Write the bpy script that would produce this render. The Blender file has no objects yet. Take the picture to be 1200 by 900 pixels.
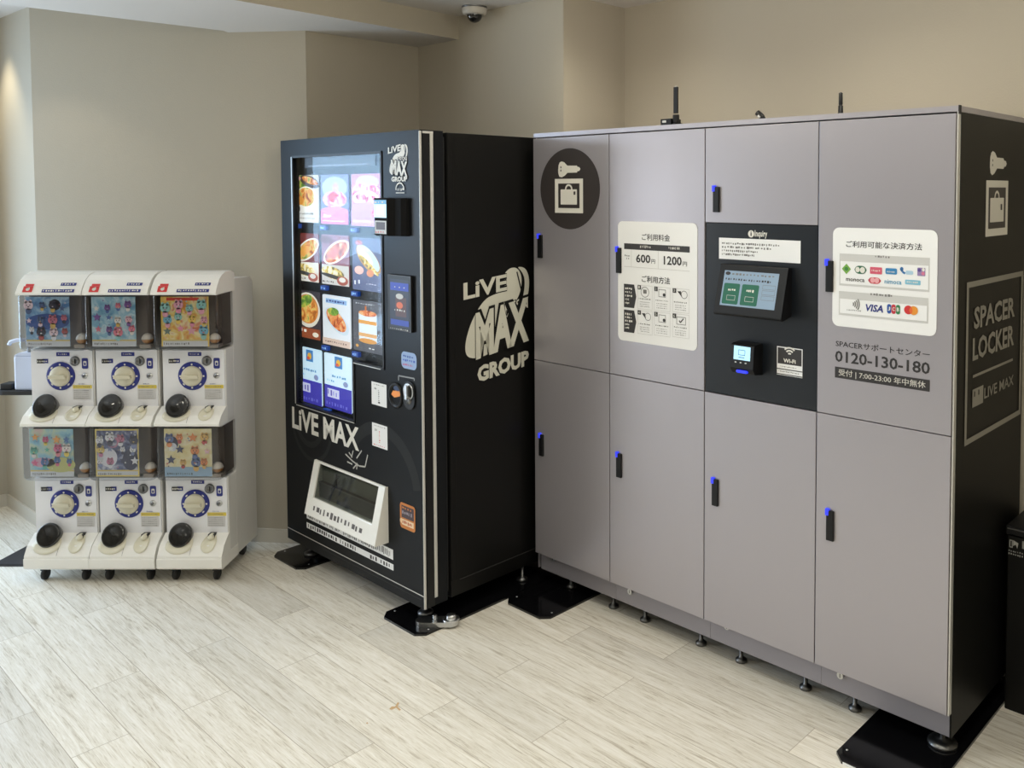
import bpy, math, random
from mathutils import Vector, Matrix
random.seed(7)
PI = math.pi
SC = bpy.context.scene
COL = SC.collection

# ------------------------------------------------------------------ camera, world, lights, exposure
FPX, PCX, PCY, PITCH, ROLL, EYE = 1027.9, 720.1, 271.5, 0.0453, -0.0015, 1.6
cam_d = bpy.data.cameras.new('camera')
cam = bpy.data.objects.new('camera', cam_d); COL.objects.link(cam)
cam.location = (0, 0, EYE)
cam.rotation_euler = (Matrix.Rotation(PI/2-PITCH, 3, 'X') @ Matrix.Rotation(ROLL, 3, 'Z')).to_euler()
cam_d.sensor_fit = 'HORIZONTAL'; cam_d.sensor_width = 36.0
cam_d.lens = FPX*36/1200
cam_d.shift_x = -(PCX-600)/1200; cam_d.shift_y = -(450-PCY)/1200
cam_d.clip_start = 0.05
SC.camera = cam
SC.view_settings.view_transform = 'Standard'; SC.view_settings.look = 'None'
SC.view_settings.gamma = 1.0; SC.view_settings.use_curve_mapping = False
SC.view_settings.exposure = 0.0
W = bpy.data.worlds.new('sky'); SC.world = W; W.use_nodes = True
W.node_tree.nodes['Background'].inputs[0].default_value = (0.62, 0.80, 1.0, 1)
W.node_tree.nodes['Background'].inputs[1].default_value = 1.2

YAW = -0.732
U = Vector((math.cos(YAW), math.sin(YAW), 0)); N = Vector((-math.sin(YAW), math.cos(YAW), 0))

def spot(name, loc, power, size=150, blend=1.0, radius=0.06, col=(1, 0.93, 0.82), aim=(0, 0, -1)):
    d = bpy.data.lights.new(name, 'SPOT'); d.energy = power; d.color = col
    d.spot_size = math.radians(size); d.spot_blend = blend; d.shadow_soft_size = radius
    o = bpy.data.objects.new(name, d); COL.objects.link(o); o.location = loc
    o.rotation_euler = Vector(aim).to_track_quat('-Z', 'Y').to_euler()
    return o
def area(name, loc, aim, sx, sy, power, col):
    d = bpy.data.lights.new(name, 'AREA'); d.shape = 'RECTANGLE'; d.size = sx; d.size_y = sy
    d.energy = power; d.color = col
    o = bpy.data.objects.new(name, d); COL.objects.link(o); o.location = loc
    o.rotation_euler = Vector(aim).to_track_quat('-Z', 'Y').to_euler()
    return o
GP = Vector((-3.11, 4.43, 0))                     # corner where the far-left wall starts; it runs towards -N
WIN = (0.40, 2.9, 0.30, 2.22)                     # window in that wall: along, along, sill, head
for q0_, q1_, p_, c_ in ((WIN[0], 1.35, 66, (0.50, 0.73, 1.0)), (1.35, WIN[1], 92, (0.95, 0.96, 0.97))):   # blue sky side, bright street side
    wc = GP - N*((q0_+q1_)/2) - U*0.25
    area('daylight', (wc.x, wc.y, 1.3), U, q1_-q0_, WIN[3]-WIN[2], p_, c_)
WARM = (1.0, 0.96, 0.82)
for x, y, p in [(-0.75, 2.0, 40), (0.55, 1.35, 40), (-2.3, 1.6, 20), (-0.6, 0.2, 40), (1.4, 0.1, 34), (-2.4, -0.6, 30), (0.4, -1.6, 40)]:
    spot('downlight', (x, y, 2.40), p, 170, 1.0, 0.09, WARM)
def fill_point(loc, power, radius=0.09, col=WARM):
    d = bpy.data.lights.new('fill_light', 'POINT'); d.energy = power; d.color = col; d.shadow_soft_size = radius
    o = bpy.data.objects.new('fill_light', d); COL.objects.link(o); o.location = loc; return o
for x, y, p in [(-0.35, 2.55, 9), (0.85, 1.95, 9), (-1.9, 2.2, 3)]: fill_point((x, y, 2.26), p)  # added point fills without real fixtures, to brighten the upper walls
for s_ in (0.35, 1.25):                            # two downlights right above the locker fronts
    q_ = Vector((-0.313, 3.5112, 0))+U*s_+N*0.03; spot('downlight', (q_.x, q_.y, 2.41), 15, 150, 1.0, 0.05, WARM)
spot('wall_washer', (-3.03, 4.17, 2.44), 17, 74, 0.7, 0.03, (1.0, 0.88, 0.62))
spot('wall_washer', (-2.62, 3.62, 2.44), 4, 104, 0.4, 0.03, (1.0, 0.88, 0.68))

# ------------------------------------------------------------------ materials
MATS = {}
def mat(name, col, rough=0.5, metal=0.0, emit=None, es=1.0, bump=0, bscale=200, coat=0, spec=None):
    if name in MATS: return MATS[name]
    m = bpy.data.materials.new(name); m.use_nodes = True
    nt = m.node_tree; b = nt.nodes['Principled BSDF']
    b.inputs['Base Color'].default_value = (*col, 1); b.inputs['Roughness'].default_value = rough
    b.inputs['Metallic'].default_value = metal
    if coat: b.inputs['Coat Weight'].default_value = coat; b.inputs['Coat Roughness'].default_value = 0.05
    if spec is not None: b.inputs['Specular IOR Level'].default_value = spec
    if emit: b.inputs['Emission Color'].default_value = (*emit, 1); b.inputs['Emission Strength'].default_value = es
    if bump:
        tc = nt.nodes.new('ShaderNodeTexCoord'); nz = nt.nodes.new('ShaderNodeTexNoise'); bp = nt.nodes.new('ShaderNodeBump')
        nz.inputs['Scale'].default_value = bscale; nz.inputs['Detail'].default_value = 4
        bp.inputs['Strength'].default_value = bump; bp.inputs['Distance'].default_value = 0.002
        nt.links.new(tc.outputs['Object'], nz.inputs['Vector']); nt.links.new(nz.outputs['Fac'], bp.inputs['Height'])
        nt.links.new(bp.outputs['Normal'], b.inputs['Normal'])
    MATS[name] = m; return m
def s2l(r, g, b):
    f = lambda c: (c/255/12.92) if c/255 <= 0.04045 else ((c/255+0.055)/1.055)**2.4
    return (f(r), f(g), f(b))
def mottle(name, stops, scale, rough=0.5, emit=0.0, distort=0.6, detail=3):
    """colour patches from one noise through a colour ramp"""
    if name in MATS: return MATS[name]
    m = bpy.data.materials.new(name); m.use_nodes = True; nt = m.node_tree; b = nt.nodes['Principled BSDF']
    tc = nt.nodes.new('ShaderNodeTexCoord'); nz = nt.nodes.new('ShaderNodeTexNoise'); cr = nt.nodes.new('ShaderNodeValToRGB')
    nz.inputs['Scale'].default_value = scale; nz.inputs['Detail'].default_value = detail; nz.inputs['Distortion'].default_value = distort
    e = cr.color_ramp.elements
    for i, (p, c) in enumerate(stops):
        el = e[i] if i < 2 else e.new(p)
        el.position = p; el.color = (*s2l(*c), 1)
    nt.links.new(tc.outputs['Object'], nz.inputs['Vector']); nt.links.new(nz.outputs['Fac'], cr.inputs['Fac'])
    nt.links.new(cr.outputs['Color'], b.inputs['Base Color']); b.inputs['Roughness'].default_value = rough
    if emit:
        nt.links.new(cr.outputs['Color'], b.inputs['Emission Color']); b.inputs['Emission Strength'].default_value = emit
    MATS[name] = m; return m
def clear(name, tint, rough=0.02, gloss=0.10):
    """thin clear sheet: mostly see-through, mirror-like at grazing angles"""
    if name in MATS: return MATS[name]
    m = bpy.data.materials.new(name); m.use_nodes = True; nt = m.node_tree; nt.nodes.clear()
    out = nt.nodes.new('ShaderNodeOutputMaterial'); mx = nt.nodes.new('ShaderNodeMixShader')
    tr = nt.nodes.new('ShaderNodeBsdfTransparent'); gl = nt.nodes.new('ShaderNodeBsdfGlossy'); fr = nt.nodes.new('ShaderNodeLayerWeight')
    mr = nt.nodes.new('ShaderNodeMapRange')
    tr.inputs[0].default_value = (*tint, 1); gl.inputs['Roughness'].default_value = rough
    fr.inputs['Blend'].default_value = 0.35
    mr.inputs['To Min'].default_value = gloss*0.5; mr.inputs['To Max'].default_value = min(1, gloss*6)
    nt.links.new(fr.outputs['Fresnel'], mr.inputs['Value']); nt.links.new(mr.outputs['Result'], mx.inputs['Fac'])
    nt.links.new(tr.outputs[0], mx.inputs[1]); nt.links.new(gl.outputs[0], mx.inputs[2]); nt.links.new(mx.outputs[0], out.inputs[0])
    MATS[name] = m; return m

wallp = mat('wallpaper', s2l(186, 177, 160), 0.85, bump=0.35, bscale=160)
ceilp = mat('ceiling_paint', s2l(214, 209, 203), 0.9, bump=0.2, bscale=120)
basem = mat('baseboard_vinyl', s2l(208, 202, 190), 0.6)
frame_m = mat('window_frame_metal', (0.08, 0.08, 0.085), 0.4, 0.6)
black = mat('black_paint', (0.006, 0.006, 0.007), 0.42, spec=0.35)
blackg = mat('black_gloss_plate', (0.004, 0.004, 0.005), 0.12)
side_black = mat('black_side_panel', (0.0055, 0.0053, 0.005), 0.42, spec=0.22)
door_blk = mat('black_door_sheet', (0.012, 0.013, 0.015), 0.3, bump=0.015, bscale=60, spec=0.09)
rubber = mat('dark_rubber', (0.012, 0.012, 0.013), 0.6)
silver = mat('silver_trim', (0.66, 0.65, 0.62), 0.3, 0.35)
steel = mat('zinc_steel', (0.62, 0.63, 0.64), 0.3, 1.0)
dsteel = mat('dark_steel', (0.2, 0.2, 0.2), 0.4, 1.0)
grey_door = mat('grey_locker_paint', s2l(178, 174, 181), 0.33, 0.5, bump=0.05, bscale=90)
grey_kick = mat('grey_kick_paint', s2l(150, 147, 155), 0.45, 0.35)
gap_m = mat('dark_gap', (0.02, 0.02, 0.02), 0.7)
white_s = mat('white_sticker', s2l(242, 242, 242), 0.5)
white_p = mat('white_print', s2l(228, 225, 216), 0.5)
ink = mat('dark_ink', s2l(48, 45, 45), 0.5)
ink2 = mat('grey_ink', s2l(120, 118, 116), 0.5)
pale = mat('pale_grey_print', s2l(205, 204, 202), 0.5)
logo_dk = mat('dark_logo_disc', s2l(56, 51, 51), 0.45)
console = mat('blue_black_panel', s2l(24, 29, 36), 0.3)
led = mat('blue_light', (0.01, 0.02, 0.5), 0.4, emit=(0.04, 0.06, 1.0), es=0.8)
screen_l = mat('lcd_grey_blue', s2l(120, 140, 158), 0.3, emit=s2l(128, 150, 172), es=0.35)
screen_g = mat('lcd_green', s2l(20, 84, 66), 0.3, emit=s2l(24, 100, 76), es=0.3)
screen_w = mat('lcd_white_blue', s2l(150, 200, 225), 0.3, emit=s2l(180, 222, 240), es=0.8)
screen_b = mat('lcd_blue', s2l(20, 40, 120), 0.3, emit=s2l(30, 60, 170), es=0.5)
amber_s = mat('orange_sticker', s2l(205, 125, 55), 0.5)
blue_s = mat('pale_blue_sticker', s2l(150, 175, 215), 0.5)
gwhite = mat('white_machine_plastic', s2l(246, 244, 238), 0.3, coat=0.3)
gside = mat('white_machine_side', s2l(226, 224, 220), 0.35)
cream = mat('cream_plastic', s2l(226, 221, 200), 0.4)
navy = mat('navy_print', s2l(36, 46, 130), 0.45)
red = mat('red_print', s2l(214, 52, 50), 0.45)
yellow = mat('yellow_print', s2l(222, 200, 80), 0.5)
chute = mat('smoked_black_flap', (0.012, 0.012, 0.012), 0.12, coat=0.5)
clearp = clear('clear_plastic_cover', (0.90, 0.91, 0.93), 0.06, 0.09)
glass_v = clear('display_glass', (0.96, 0.98, 0.99), 0.02, 0.0075)
glass_w = clear('window_glass', (0.95, 0.97, 0.98), 0.0, 0.05)
def pm(r, g, b): return mat('print_%d_%d_%d' % (r, g, b), s2l(r, g, b), 0.5)
def em(r, g, b, k=0.55): return mat('backlit_%d_%d_%d_%d' % (r, g, b, int(k*100)), s2l(r, g, b), 0.45, emit=s2l(r, g, b), es=k)

# ------------------------------------------------------------------ mesh builder
_TXT = {}
def text_mesh(body, off=0.0, shear=0.0):
    key = (body, off, shear)
    if key in _TXT: return _TXT[key]
    c = bpy.data.curves.new('lettering_source', 'FONT'); c.body = body; c.resolution_u = 2; c.offset = off; c.shear = shear
    o = bpy.data.objects.new('lettering_source', c); COL.objects.link(o)
    me = bpy.data.meshes.new_from_object(o.evaluated_get(bpy.context.evaluated_depsgraph_get()))
    vs = [(v.co.x, v.co.y) for v in me.vertices]; fs = [tuple(p.vertices) for p in me.polygons]
    bpy.data.objects.remove(o); bpy.data.curves.remove(c); bpy.data.meshes.remove(me)
    x0 = min(v[0] for v in vs); x1 = max(v[0] for v in vs); y0 = min(v[1] for v in vs); y1 = max(v[1] for v in vs)
    vs = [((x-x0)/(x1-x0), (y-y0)/(y1-y0)) for x, y in vs]
    _TXT[key] = (vs, fs); return _TXT[key]

class MB:
    def __init__(s): s.v = []; s.f = []; s.m = []; s.sm = []; s.mats = []
    def mi(s, m):
        if m not in s.mats: s.mats.append(m)
        return s.mats.index(m)
    def add(s, vs, fs, m, smooth=False):
        o = len(s.v); s.v += [tuple(v) for v in vs]; k = s.mi(m)
        for f in fs: s.f.append(tuple(i+o for i in f)); s.m.append(k); s.sm.append(smooth)
        return s
    def box(s, x0, x1, y0, y1, z0, z1, m):
        vs = [(x0,y0,z0),(x1,y0,z0),(x1,y1,z0),(x0,y1,z0),(x0,y0,z1),(x1,y0,z1),(x1,y1,z1),(x0,y1,z1)]
        return s.add(vs, [(0,3,2,1),(4,5,6,7),(0,1,5,4),(1,2,6,5),(2,3,7,6),(3,0,4,7)], m)
    def prism(s, pts, a, b, m, axis='z', smooth=False):
        """closed outline pts pushed from a to b along axis; axis x: pts are (y,z); y: (x,z); z: (x,y)"""
        mk = {'z': lambda p, t: (p[0], p[1], t), 'y': lambda p, t: (p[0], t, p[1]), 'x': lambda p, t: (t, p[0], p[1])}[axis]
        n = len(pts); vs = [mk(p, a) for p in pts]+[mk(p, b) for p in pts]
        s.add(vs, [tuple(range(n))[::-1], tuple(range(n, 2*n))], m)
        return s.add(vs, [(i, (i+1) % n, n+(i+1) % n, n+i) for i in range(n)], m, smooth)
    def lathe(s, prof, c, m, seg=20, axis='z', smooth=True):
        """profile (r, t) turned about an axis through c"""
        vs = []; n = len(prof)
        for k in range(seg):
            a = 2*PI*k/seg; ca, sa = math.cos(a), math.sin(a)
            for r, t in prof:
                p = {'z': (r*ca, r*sa, t), 'y': (r*ca, t, r*sa), 'x': (t, r*ca, r*sa)}[axis]
                vs.append((c[0]+p[0], c[1]+p[1], c[2]+p[2]))
        fs = [(k*n+i, ((k+1) % seg)*n+i, ((k+1) % seg)*n+i+1, k*n+i+1) for k in range(seg) for i in range(n-1)]
        return s.add(vs, fs, m, smooth)
    def cyl(s, c, r, t0, t1, m, axis='z', seg=20):
        return s.lathe([(1e-4, t0), (r, t0), (r, t1), (1e-4, t1)], c, m, seg, axis, False)
    def tube(s, path, r, m, seg=8):
        vs = []; fs = []; n = len(path)
        for i, p in enumerate(path):
            p = Vector(p); d = (Vector(path[min(i+1, n-1)])-Vector(path[max(i-1, 0)])).normalized()
            a = d.cross(Vector((0, 0, 1)));
            if a.length < 1e-3: a = d.cross(Vector((1, 0, 0)))
            a.normalize(); b = d.cross(a)
            for k in range(seg):
                t = 2*PI*k/seg; vs.append(p+a*math.cos(t)*r+b*math.sin(t)*r)
        for i in range(n-1):
            for k in range(seg): fs.append((i*seg+k, i*seg+(k+1) % seg, (i+1)*seg+(k+1) % seg, (i+1)*seg+k))
        fs += [tuple(range(seg))[::-1], tuple(range((n-1)*seg, n*seg))]
        return s.add(vs, fs, m, True)
    def build(s, name, parent=None, loc=None, bevel=0, label=None):
        me = bpy.data.meshes.new(name); me.from_pydata(s.v, [], s.f)
        for m in s.mats: me.materials.append(m)
        me.polygons.foreach_set('material_index', s.m); me.polygons.foreach_set('use_smooth', s.sm); me.update()
        o = bpy.data.objects.new(name, me); COL.objects.link(o)
        if parent: o.parent = parent
        if loc: o.location = loc
        if bevel:
            b = o.modifiers.new('edge', 'BEVEL'); b.width = bevel; b.segments = 2; b.limit_method = 'ANGLE'; b.angle_limit = math.radians(50)
        if label: o['label'] = label
        return o

class Sheet:
    """prints flat marks on one plane: fn maps (a, z, height) to a point; later marks lie a hair above earlier ones"""
    STEP = 0.00035
    def __init__(s, mb, fn, h=0.0006): s.mb = mb; s.fn = fn; s.h = h
    def up(s): s.h += s.STEP
    def poly(s, pts, m):
        s.mb.add([s.fn(a, z, s.h) for a, z in pts], [tuple(range(len(pts)))], m); return s
    def rect(s, a0, a1, z0, z1, m, r=0):
        if not r: return s.poly([(a0, z0), (a1, z0), (a1, z1), (a0, z1)], m)
        pts = []
        for cx, cz, t0 in ((a1-r, z0+r, -PI/2), (a1-r, z1-r, 0), (a0+r, z1-r, PI/2), (a0+r, z0+r, PI)):
            pts += [(cx+r*math.cos(t0+PI/2*k/5), cz+r*math.sin(t0+PI/2*k/5)) for k in range(6)]
        return s.poly(pts, m)
    def plate(s, a0, a1, z0, z1, m, r=0.0, t=0.001):
        """a sheet with a thickness"""
        s.h += t; s.rect(a0, a1, z0, z1, m, r)
        if t > 0.0008:
            c = [(a0, z0), (a1, z0), (a1, z1), (a0, z1)] if not r else [(a0+r, z0), (a1-r, z0), (a1, z0+r), (a1, z1-r), (a1-r, z1), (a0+r, z1), (a0, z1-r), (a0, z0+r)]
            n = len(c); s.mb.add([s.fn(a, z, s.h) for a, z in c]+[s.fn(a, z, 0) for a, z in c], [(i, n+i, n+(i+1) % n, (i+1) % n) for i in range(n)], m)
        s.up(); return s
    def oval(s, ca, cz, ra, rz, m, seg=28, rot=0):
        pts = []
        for k in range(seg):
            t = 2*PI*k/seg; x, y = ra*math.cos(t), rz*math.sin(t)
            pts.append((ca+x*math.cos(rot)-y*math.sin(rot), cz+x*math.sin(rot)+y*math.cos(rot)))
        return s.poly(pts, m)
    def ring(s, ca, cz, r0, r1, m, t0=0, t1=2*PI, seg=28):
        vs = []
        for k in range(seg+1):
            t = t0+(t1-t0)*k/seg
            vs += [s.fn(ca+r0*math.cos(t), cz+r0*math.sin(t), s.h), s.fn(ca+r1*math.cos(t), cz+r1*math.sin(t), s.h)]
        s.mb.add(vs, [(2*k, 2*k+1, 2*k+3, 2*k+2) for k in range(seg)], m); return s
    def line(s, pts, w, m):
        for (a, z), (b, y) in zip(pts[:-1], pts[1:]):
            dx, dz = b-a, y-z; L = math.hypot(dx, dz) or 1; nx, nz = -dz/L*w/2, dx/L*w/2
            s.poly([(a-nx, z-nz), (b-nx, y-nz), (b+nx, y+nz), (a+nx, z+nz)], m)
        return s
    def frame(s, a0, a1, z0, z1, w, m):
        s.rect(a0, a1, z0, z0+w, m); s.rect(a0, a1, z1-w, z1, m); s.rect(a0, a0+w, z0+w, z1-w, m); s.rect(a1-w, a1, z0+w, z1-w, m); return s
    def text(s, body, a0, a1, z0, z1, m, bold=0.0, shear=0.0, slant=0.0):
        if any(ord(c) > 0x2fff for c in body):
            k = bold*(z1-z0)*0.9; vs, fs = text_mesh(body, 0.0, shear)
            for dx, dz in ((-k, 0), (k, 0), (0, k*.6), (0, -k*.6)):
                s.mb.add([s.fn(a0+dx+x*(a1-a0), z0+dz+y*(z1-z0)+slant*x, s.h+abs(dx)*0.01) for x, y in vs], fs, m)
            return s
        vs, fs = text_mesh(body, bold, shear)
        s.mb.add([s.fn(a0+x*(a1-a0), z0+y*(z1-z0)+slant*x, s.h) for x, y in vs], fs, m); return s
    def scribble(s, a0, a1, z0, z1, m, n=8, fill=0.7):
        """a row of small strokes where the print is too small to read"""
        w = (a1-a0)/n
        for k in range(n):
            q = random.uniform(0.35, 1)*fill
            s.rect(a0+k*w, a0+k*w+w*q, z0+(z1-z0)*random.uniform(0, 0.3), z1-(z1-z0)*random.uniform(0, 0.3), m)
        return s

# ------------------------------------------------------------------ placing
def ray(X, Y):
    a, b = (X-PCX)/FPX, (Y-PCY)/FPX
    a, b = a*math.cos(ROLL)+b*math.sin(ROLL), -a*math.sin(ROLL)+b*math.cos(ROLL)
    c, s = math.cos(PITCH), math.sin(PITCH)
    return Vector((a, c-b*s, -s-b*c))
def on_plane(X, Y, o, d):
    """where the sight line meets the upright plane through o along d: (distance along d, height)"""
    r = ray(X, Y); n = Vector((-d.y, d.x, 0)); t = n.dot(o)/n.dot(r); P = r*t
    return (P-o).dot(d), EYE+P.z
def on_floor(X, Y, z=0):
    r = ray(X, Y); t = (z-EYE)/r.z; return Vector((r.x*t, r.y*t, z))
def tag(o, label=None, cat=None, group=None, kind=None):
    if label: o['label'] = label
    if cat: o['category'] = cat
    if group: o['group'] = group
    if kind: o['kind'] = kind
    return o
def thing(name, loc, rz, label, cat, group=None):
    o = bpy.data.objects.new(name, None); COL.objects.link(o); o.empty_display_size = 0.1
    o.location = loc; o.rotation_euler = (0, 0, rz)
    return tag(o, label, cat, group)
def copy_tree(o, parent=None):
    c = o.copy(); COL.objects.link(c)
    if parent: c.parent = parent
    for ch in [x for x in bpy.data.objects if x.parent == o]: copy_tree(ch, c)
    return c
def struct(o): o['kind'] = 'structure'; return o

# ------------------------------------------------------------------ the room
# floor: long pale planks running along the locker fronts
def floor_material():
    m = bpy.data.materials.new('pale_plank_floor'); m.use_nodes = True; nt = m.node_tree; b = nt.nodes['Principled BSDF']; L = nt.links.new
    tc = nt.nodes.new('ShaderNodeTexCoord'); mp = nt.nodes.new('ShaderNodeMapping'); mp.inputs['Rotation'].default_value = (0, 0, -YAW)
    L(tc.outputs['Object'], mp.inputs['Vector'])
    br = nt.nodes.new('ShaderNodeTexBrick'); br.inputs['Scale'].default_value = 1.0
    br.inputs['Brick Width'].default_value = 0.92; br.inputs['Row Height'].default_value = 0.153
    br.inputs['Mortar Size'].default_value = 0.0011; br.inputs['Mortar Smooth'].default_value = 0.2; br.offset = 0.37; br.offset_frequency = 2
    br.inputs['Color1'].default_value = (0, 0, 0, 1); br.inputs['Color2'].default_value = (1, 1, 1, 1); br.inputs['Mortar'].default_value = (0.5, 0.5, 0.5, 1)
    L(mp.outputs['Vector'], br.inputs['Vector'])
    # grain: noise stretched along the plank, shifted plank by plank
    sc = nt.nodes.new('ShaderNodeMapping'); sc.inputs['Scale'].default_value = (2.2, 34, 1); L(mp.outputs['Vector'], sc.inputs['Vector'])
    ad = nt.nodes.new('ShaderNodeVectorMath'); ad.operation = 'MULTIPLY_ADD'; ad.inputs[1].default_value = (7, 3, 5)
    L(br.outputs['Color'], ad.inputs[0]); L(sc.outputs['Vector'], ad.inputs[2])
    n1 = nt.nodes.new('ShaderNodeTexNoise'); n1.inputs['Scale'].default_value = 1.4; n1.inputs['Detail'].default_value = 8; n1.inputs['Roughness'].default_value = 0.68; n1.inputs['Distortion'].default_value = 1.1
    L(ad.outputs[0], n1.inputs['Vector'])
    r1 = nt.nodes.new('ShaderNodeValToRGB'); e = r1.color_ramp.elements
    e[0].position = 0.36; e[0].color = (*s2l(182, 171, 152), 1); e[1].position = 0.60; e[1].color = (*s2l(248, 244, 236), 1)
    x = e.new(0.47); x.color = (*s2l(230, 224, 211), 1)
    sc2 = nt.nodes.new('ShaderNodeMapping'); sc2.inputs['Scale'].default_value = (7, 120, 1); L(mp.outputs['Vector'], sc2.inputs['Vector'])
    ad2 = nt.nodes.new('ShaderNodeVectorMath'); ad2.operation = 'MULTIPLY_ADD'; ad2.inputs[1].default_value = (11, 5, 3); L(br.outputs['Color'], ad2.inputs[0]); L(sc2.outputs['Vector'], ad2.inputs[2])
    n2 = nt.nodes.new('ShaderNodeTexNoise'); n2.inputs['Scale'].default_value = 1.3; n2.inputs['Detail'].default_value = 5; n2.inputs['Roughness'].default_value = 0.7; n2.inputs['Distortion'].default_value = 1.6; L(ad2.outputs[0], n2.inputs['Vector'])
    mxn = nt.nodes.new('ShaderNodeMix'); mxn.data_type = 'FLOAT'; mxn.inputs[0].default_value = 0.5; L(n1.outputs['Fac'], mxn.inputs[2]); L(n2.outputs['Fac'], mxn.inputs[3])
    L(mxn.outputs[0], r1.inputs['Fac'])
    r2 = nt.nodes.new('ShaderNodeMapRange'); r2.inputs['To Min'].default_value = 0.86; r2.inputs['To Max'].default_value = 1.03
    L(br.outputs['Color'], r2.inputs['Value'])
    mu = nt.nodes.new('ShaderNodeMix'); mu.data_type = 'RGBA'; mu.blend_type = 'MULTIPLY'; mu.inputs[0].default_value = 1
    L(r1.outputs['Color'], mu.inputs[6]); L(r2.outputs['Result'], mu.inputs[7])
    mo = nt.nodes.new('ShaderNodeMix'); mo.data_type = 'RGBA'; mo.inputs[7].default_value = (*s2l(176, 165, 148), 1)
    L(br.outputs['Fac'], mo.inputs[0]); L(mu.outputs[2], mo.inputs[6]); L(mo.outputs[2], b.inputs['Base Color'])
    b.inputs['Roughness'].default_value = 0.42
    bp = nt.nodes.new('ShaderNodeBump'); bp.inputs['Strength'].default_value = 0.12; bp.inputs['Distance'].default_value = 0.003
    L(n1.outputs['Fac'], bp.inputs['Height']); L(bp.outputs['Normal'], b.inputs['Normal'])
    return m
fl = floor_material()
FLOOR = struct(MB().box(-6.2, 4.4, -3.2, 5.4, -0.08, 0, fl).build('floor'))
STAIN = [[(456, 831), (459, 828), (463, 828), (466, 823), (468, 824), (466, 828), (470, 832), (468, 833), (464, 829.5), (459, 832)], [(429, 847), (431, 846.5), (431.5, 848), (429.5, 848.4)]]
CZ, BZ = 2.424, 2.317
CH = 2.457
struct(MB().box(-6.2, 4.4, -3.2, 5.4, CH, CH+0.1, ceilp).build('ceiling'))
K1 = Vector((-2.695, 4.083, 0)); K2 = Vector((-1.3705, 3.9294, 0))
C2 = K2+N*0.5994; D2 = C2+U*1.0194; E2 = D2+N*0.3868; F2 = E2+U*5.0; G2 = GP-N*3.5
def wall(name, P, Q, t, m=wallp, z0=0, z1=2.458, ext=(0, 0)):
    """a wall between floor points P and Q, its face on the line, its thickness t to the left of P->Q"""
    d = (Q-P).normalized(); n = Vector((-d.y, d.x, 0)); P = P-d*ext[0]; Q = Q+d*ext[1]
    pts = [P, Q, Q+n*t, P+n*t]
    return struct(MB().prism([(p.x, p.y) for p in pts], z0, z1, m).build(name))
wall('wall_left', GP, K1, 0.1, ext=(0.05, -0.0))
wall('wall_back', K1, K2, 0.08)
wall('wall_recess', K2, C2, 0.06, ext=(-0.002, 0.05))
wall('wall_middle', C2, D2, 0.1, ext=(0, -0.002))
wall('wall_return', D2, E2, 0.08, ext=(-0.002, 0.05))
wall('wall_right', E2, F2, 0.1)
wall('wall_side', F2, Vector((F2.x, -3.1, 0)), 0.1)
wall('wall_front', Vector((F2.x, -3.1, 0)), Vector((G2.x, -3.1, 0)), 0.1)
wall('wall_outer', Vector((G2.x, -3.1, 0)), G2, 0.1)
# far-left wall with its window
g = MB(); T = -U*0.12
def seg(mb, a, b, z0, z1, m, off0=0.0, off1=0.12):
    p = [GP-N*a-U*off0, GP-N*b-U*off0, GP-N*b-U*off1, GP-N*a-U*off1]
    mb.prism([(q.x, q.y) for q in p], z0, z1, m)
seg(g, -0.1, WIN[0], 0, 2.458, wallp); seg(g, WIN[1], 3.55, 0, 2.458, wallp)
seg(g, WIN[0], WIN[1], 0, WIN[2], wallp); seg(g, WIN[0], WIN[1], WIN[3], 2.458, wallp)
struct(g.build('wall_far_left'))
g = MB(); step = (WIN[1]-WIN[0])/3
for k in range(4):
    a = WIN[0]+k*step; seg(g, a-0.02 if k else a, a+0.02 if k < 3 else a, WIN[2], WIN[3], frame_m, 0.03, 0.09)
seg(g, WIN[0], WIN[1], WIN[2], WIN[2]+0.04, frame_m, 0.03, 0.09); seg(g, WIN[0], WIN[1], WIN[3]-0.04, WIN[3], frame_m, 0.03, 0.09)
seg(g, WIN[0], WIN[1], 1.05, 1.08, frame_m, 0.03, 0.09)
win = struct(g.build('window_1'))
p = MB(); seg(p, WIN[0], WIN[1], WIN[2], WIN[3], glass_w, 0.058, 0.062); p.build('pane', win)
# baseboards
def board(name, P, Q):
    d = (Q-P).normalized(); n = Vector((-d.y, d.x, 0))
    pts = [P, Q, Q-n*0.008, P-n*0.008]
    struct(MB().prism([(q.x, q.y) for q in pts], 0.0, 0.062, basem).build(name))
board('baseboard_left', GP, K1); board('baseboard_back', K1, K2); board('baseboard_recess', K2, C2)
board('baseboard_middle', C2, D2); board('baseboard_right', E2, F2)
board('baseboard_far_left', GP-N*0.4, GP)
# dropped beam running out from the back wall over the machines
b0, b1 = Vector((-1.4155, 3.3077, 0)), Vector((-0.6962, 4.2028, 0)); a0, a1 = Vector((-2.2788, 3.4223, 0)), Vector((-1.7336, 3.9293, 0))
bd = (b1-b0).normalized(); ad = (a1-a0).normalized()
a0 = a1-ad*0.80; bb = b1+bd*0.16; b0 = b0-bd*3.0; a0 = a1-ad*3.4
beam = MB().prism([(q.x, q.y) for q in (b0, bb, bb+Vector((-0.35, 0.15, 0)), a1+Vector((0, 0.3, 0)), a1, a0)], BZ, CH+0.02, wallp)
beam.m[0] = beam.mi(ceilp)
struct(beam.build('trim_1'))
# the ceiling right of the beam hangs a little lower
m0, m1 = (a0+b0)/2, (a1+bb)/2
low = MB().prism([(m0.x, -3.1), (4.3, -3.1), (4.3, 5.3), (m1.x, 5.3), (m1.x, m1.y), (m0.x, m0.y)], CZ, CH+0.01, ceilp)
struct(low.build('ceiling_lower'))

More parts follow.
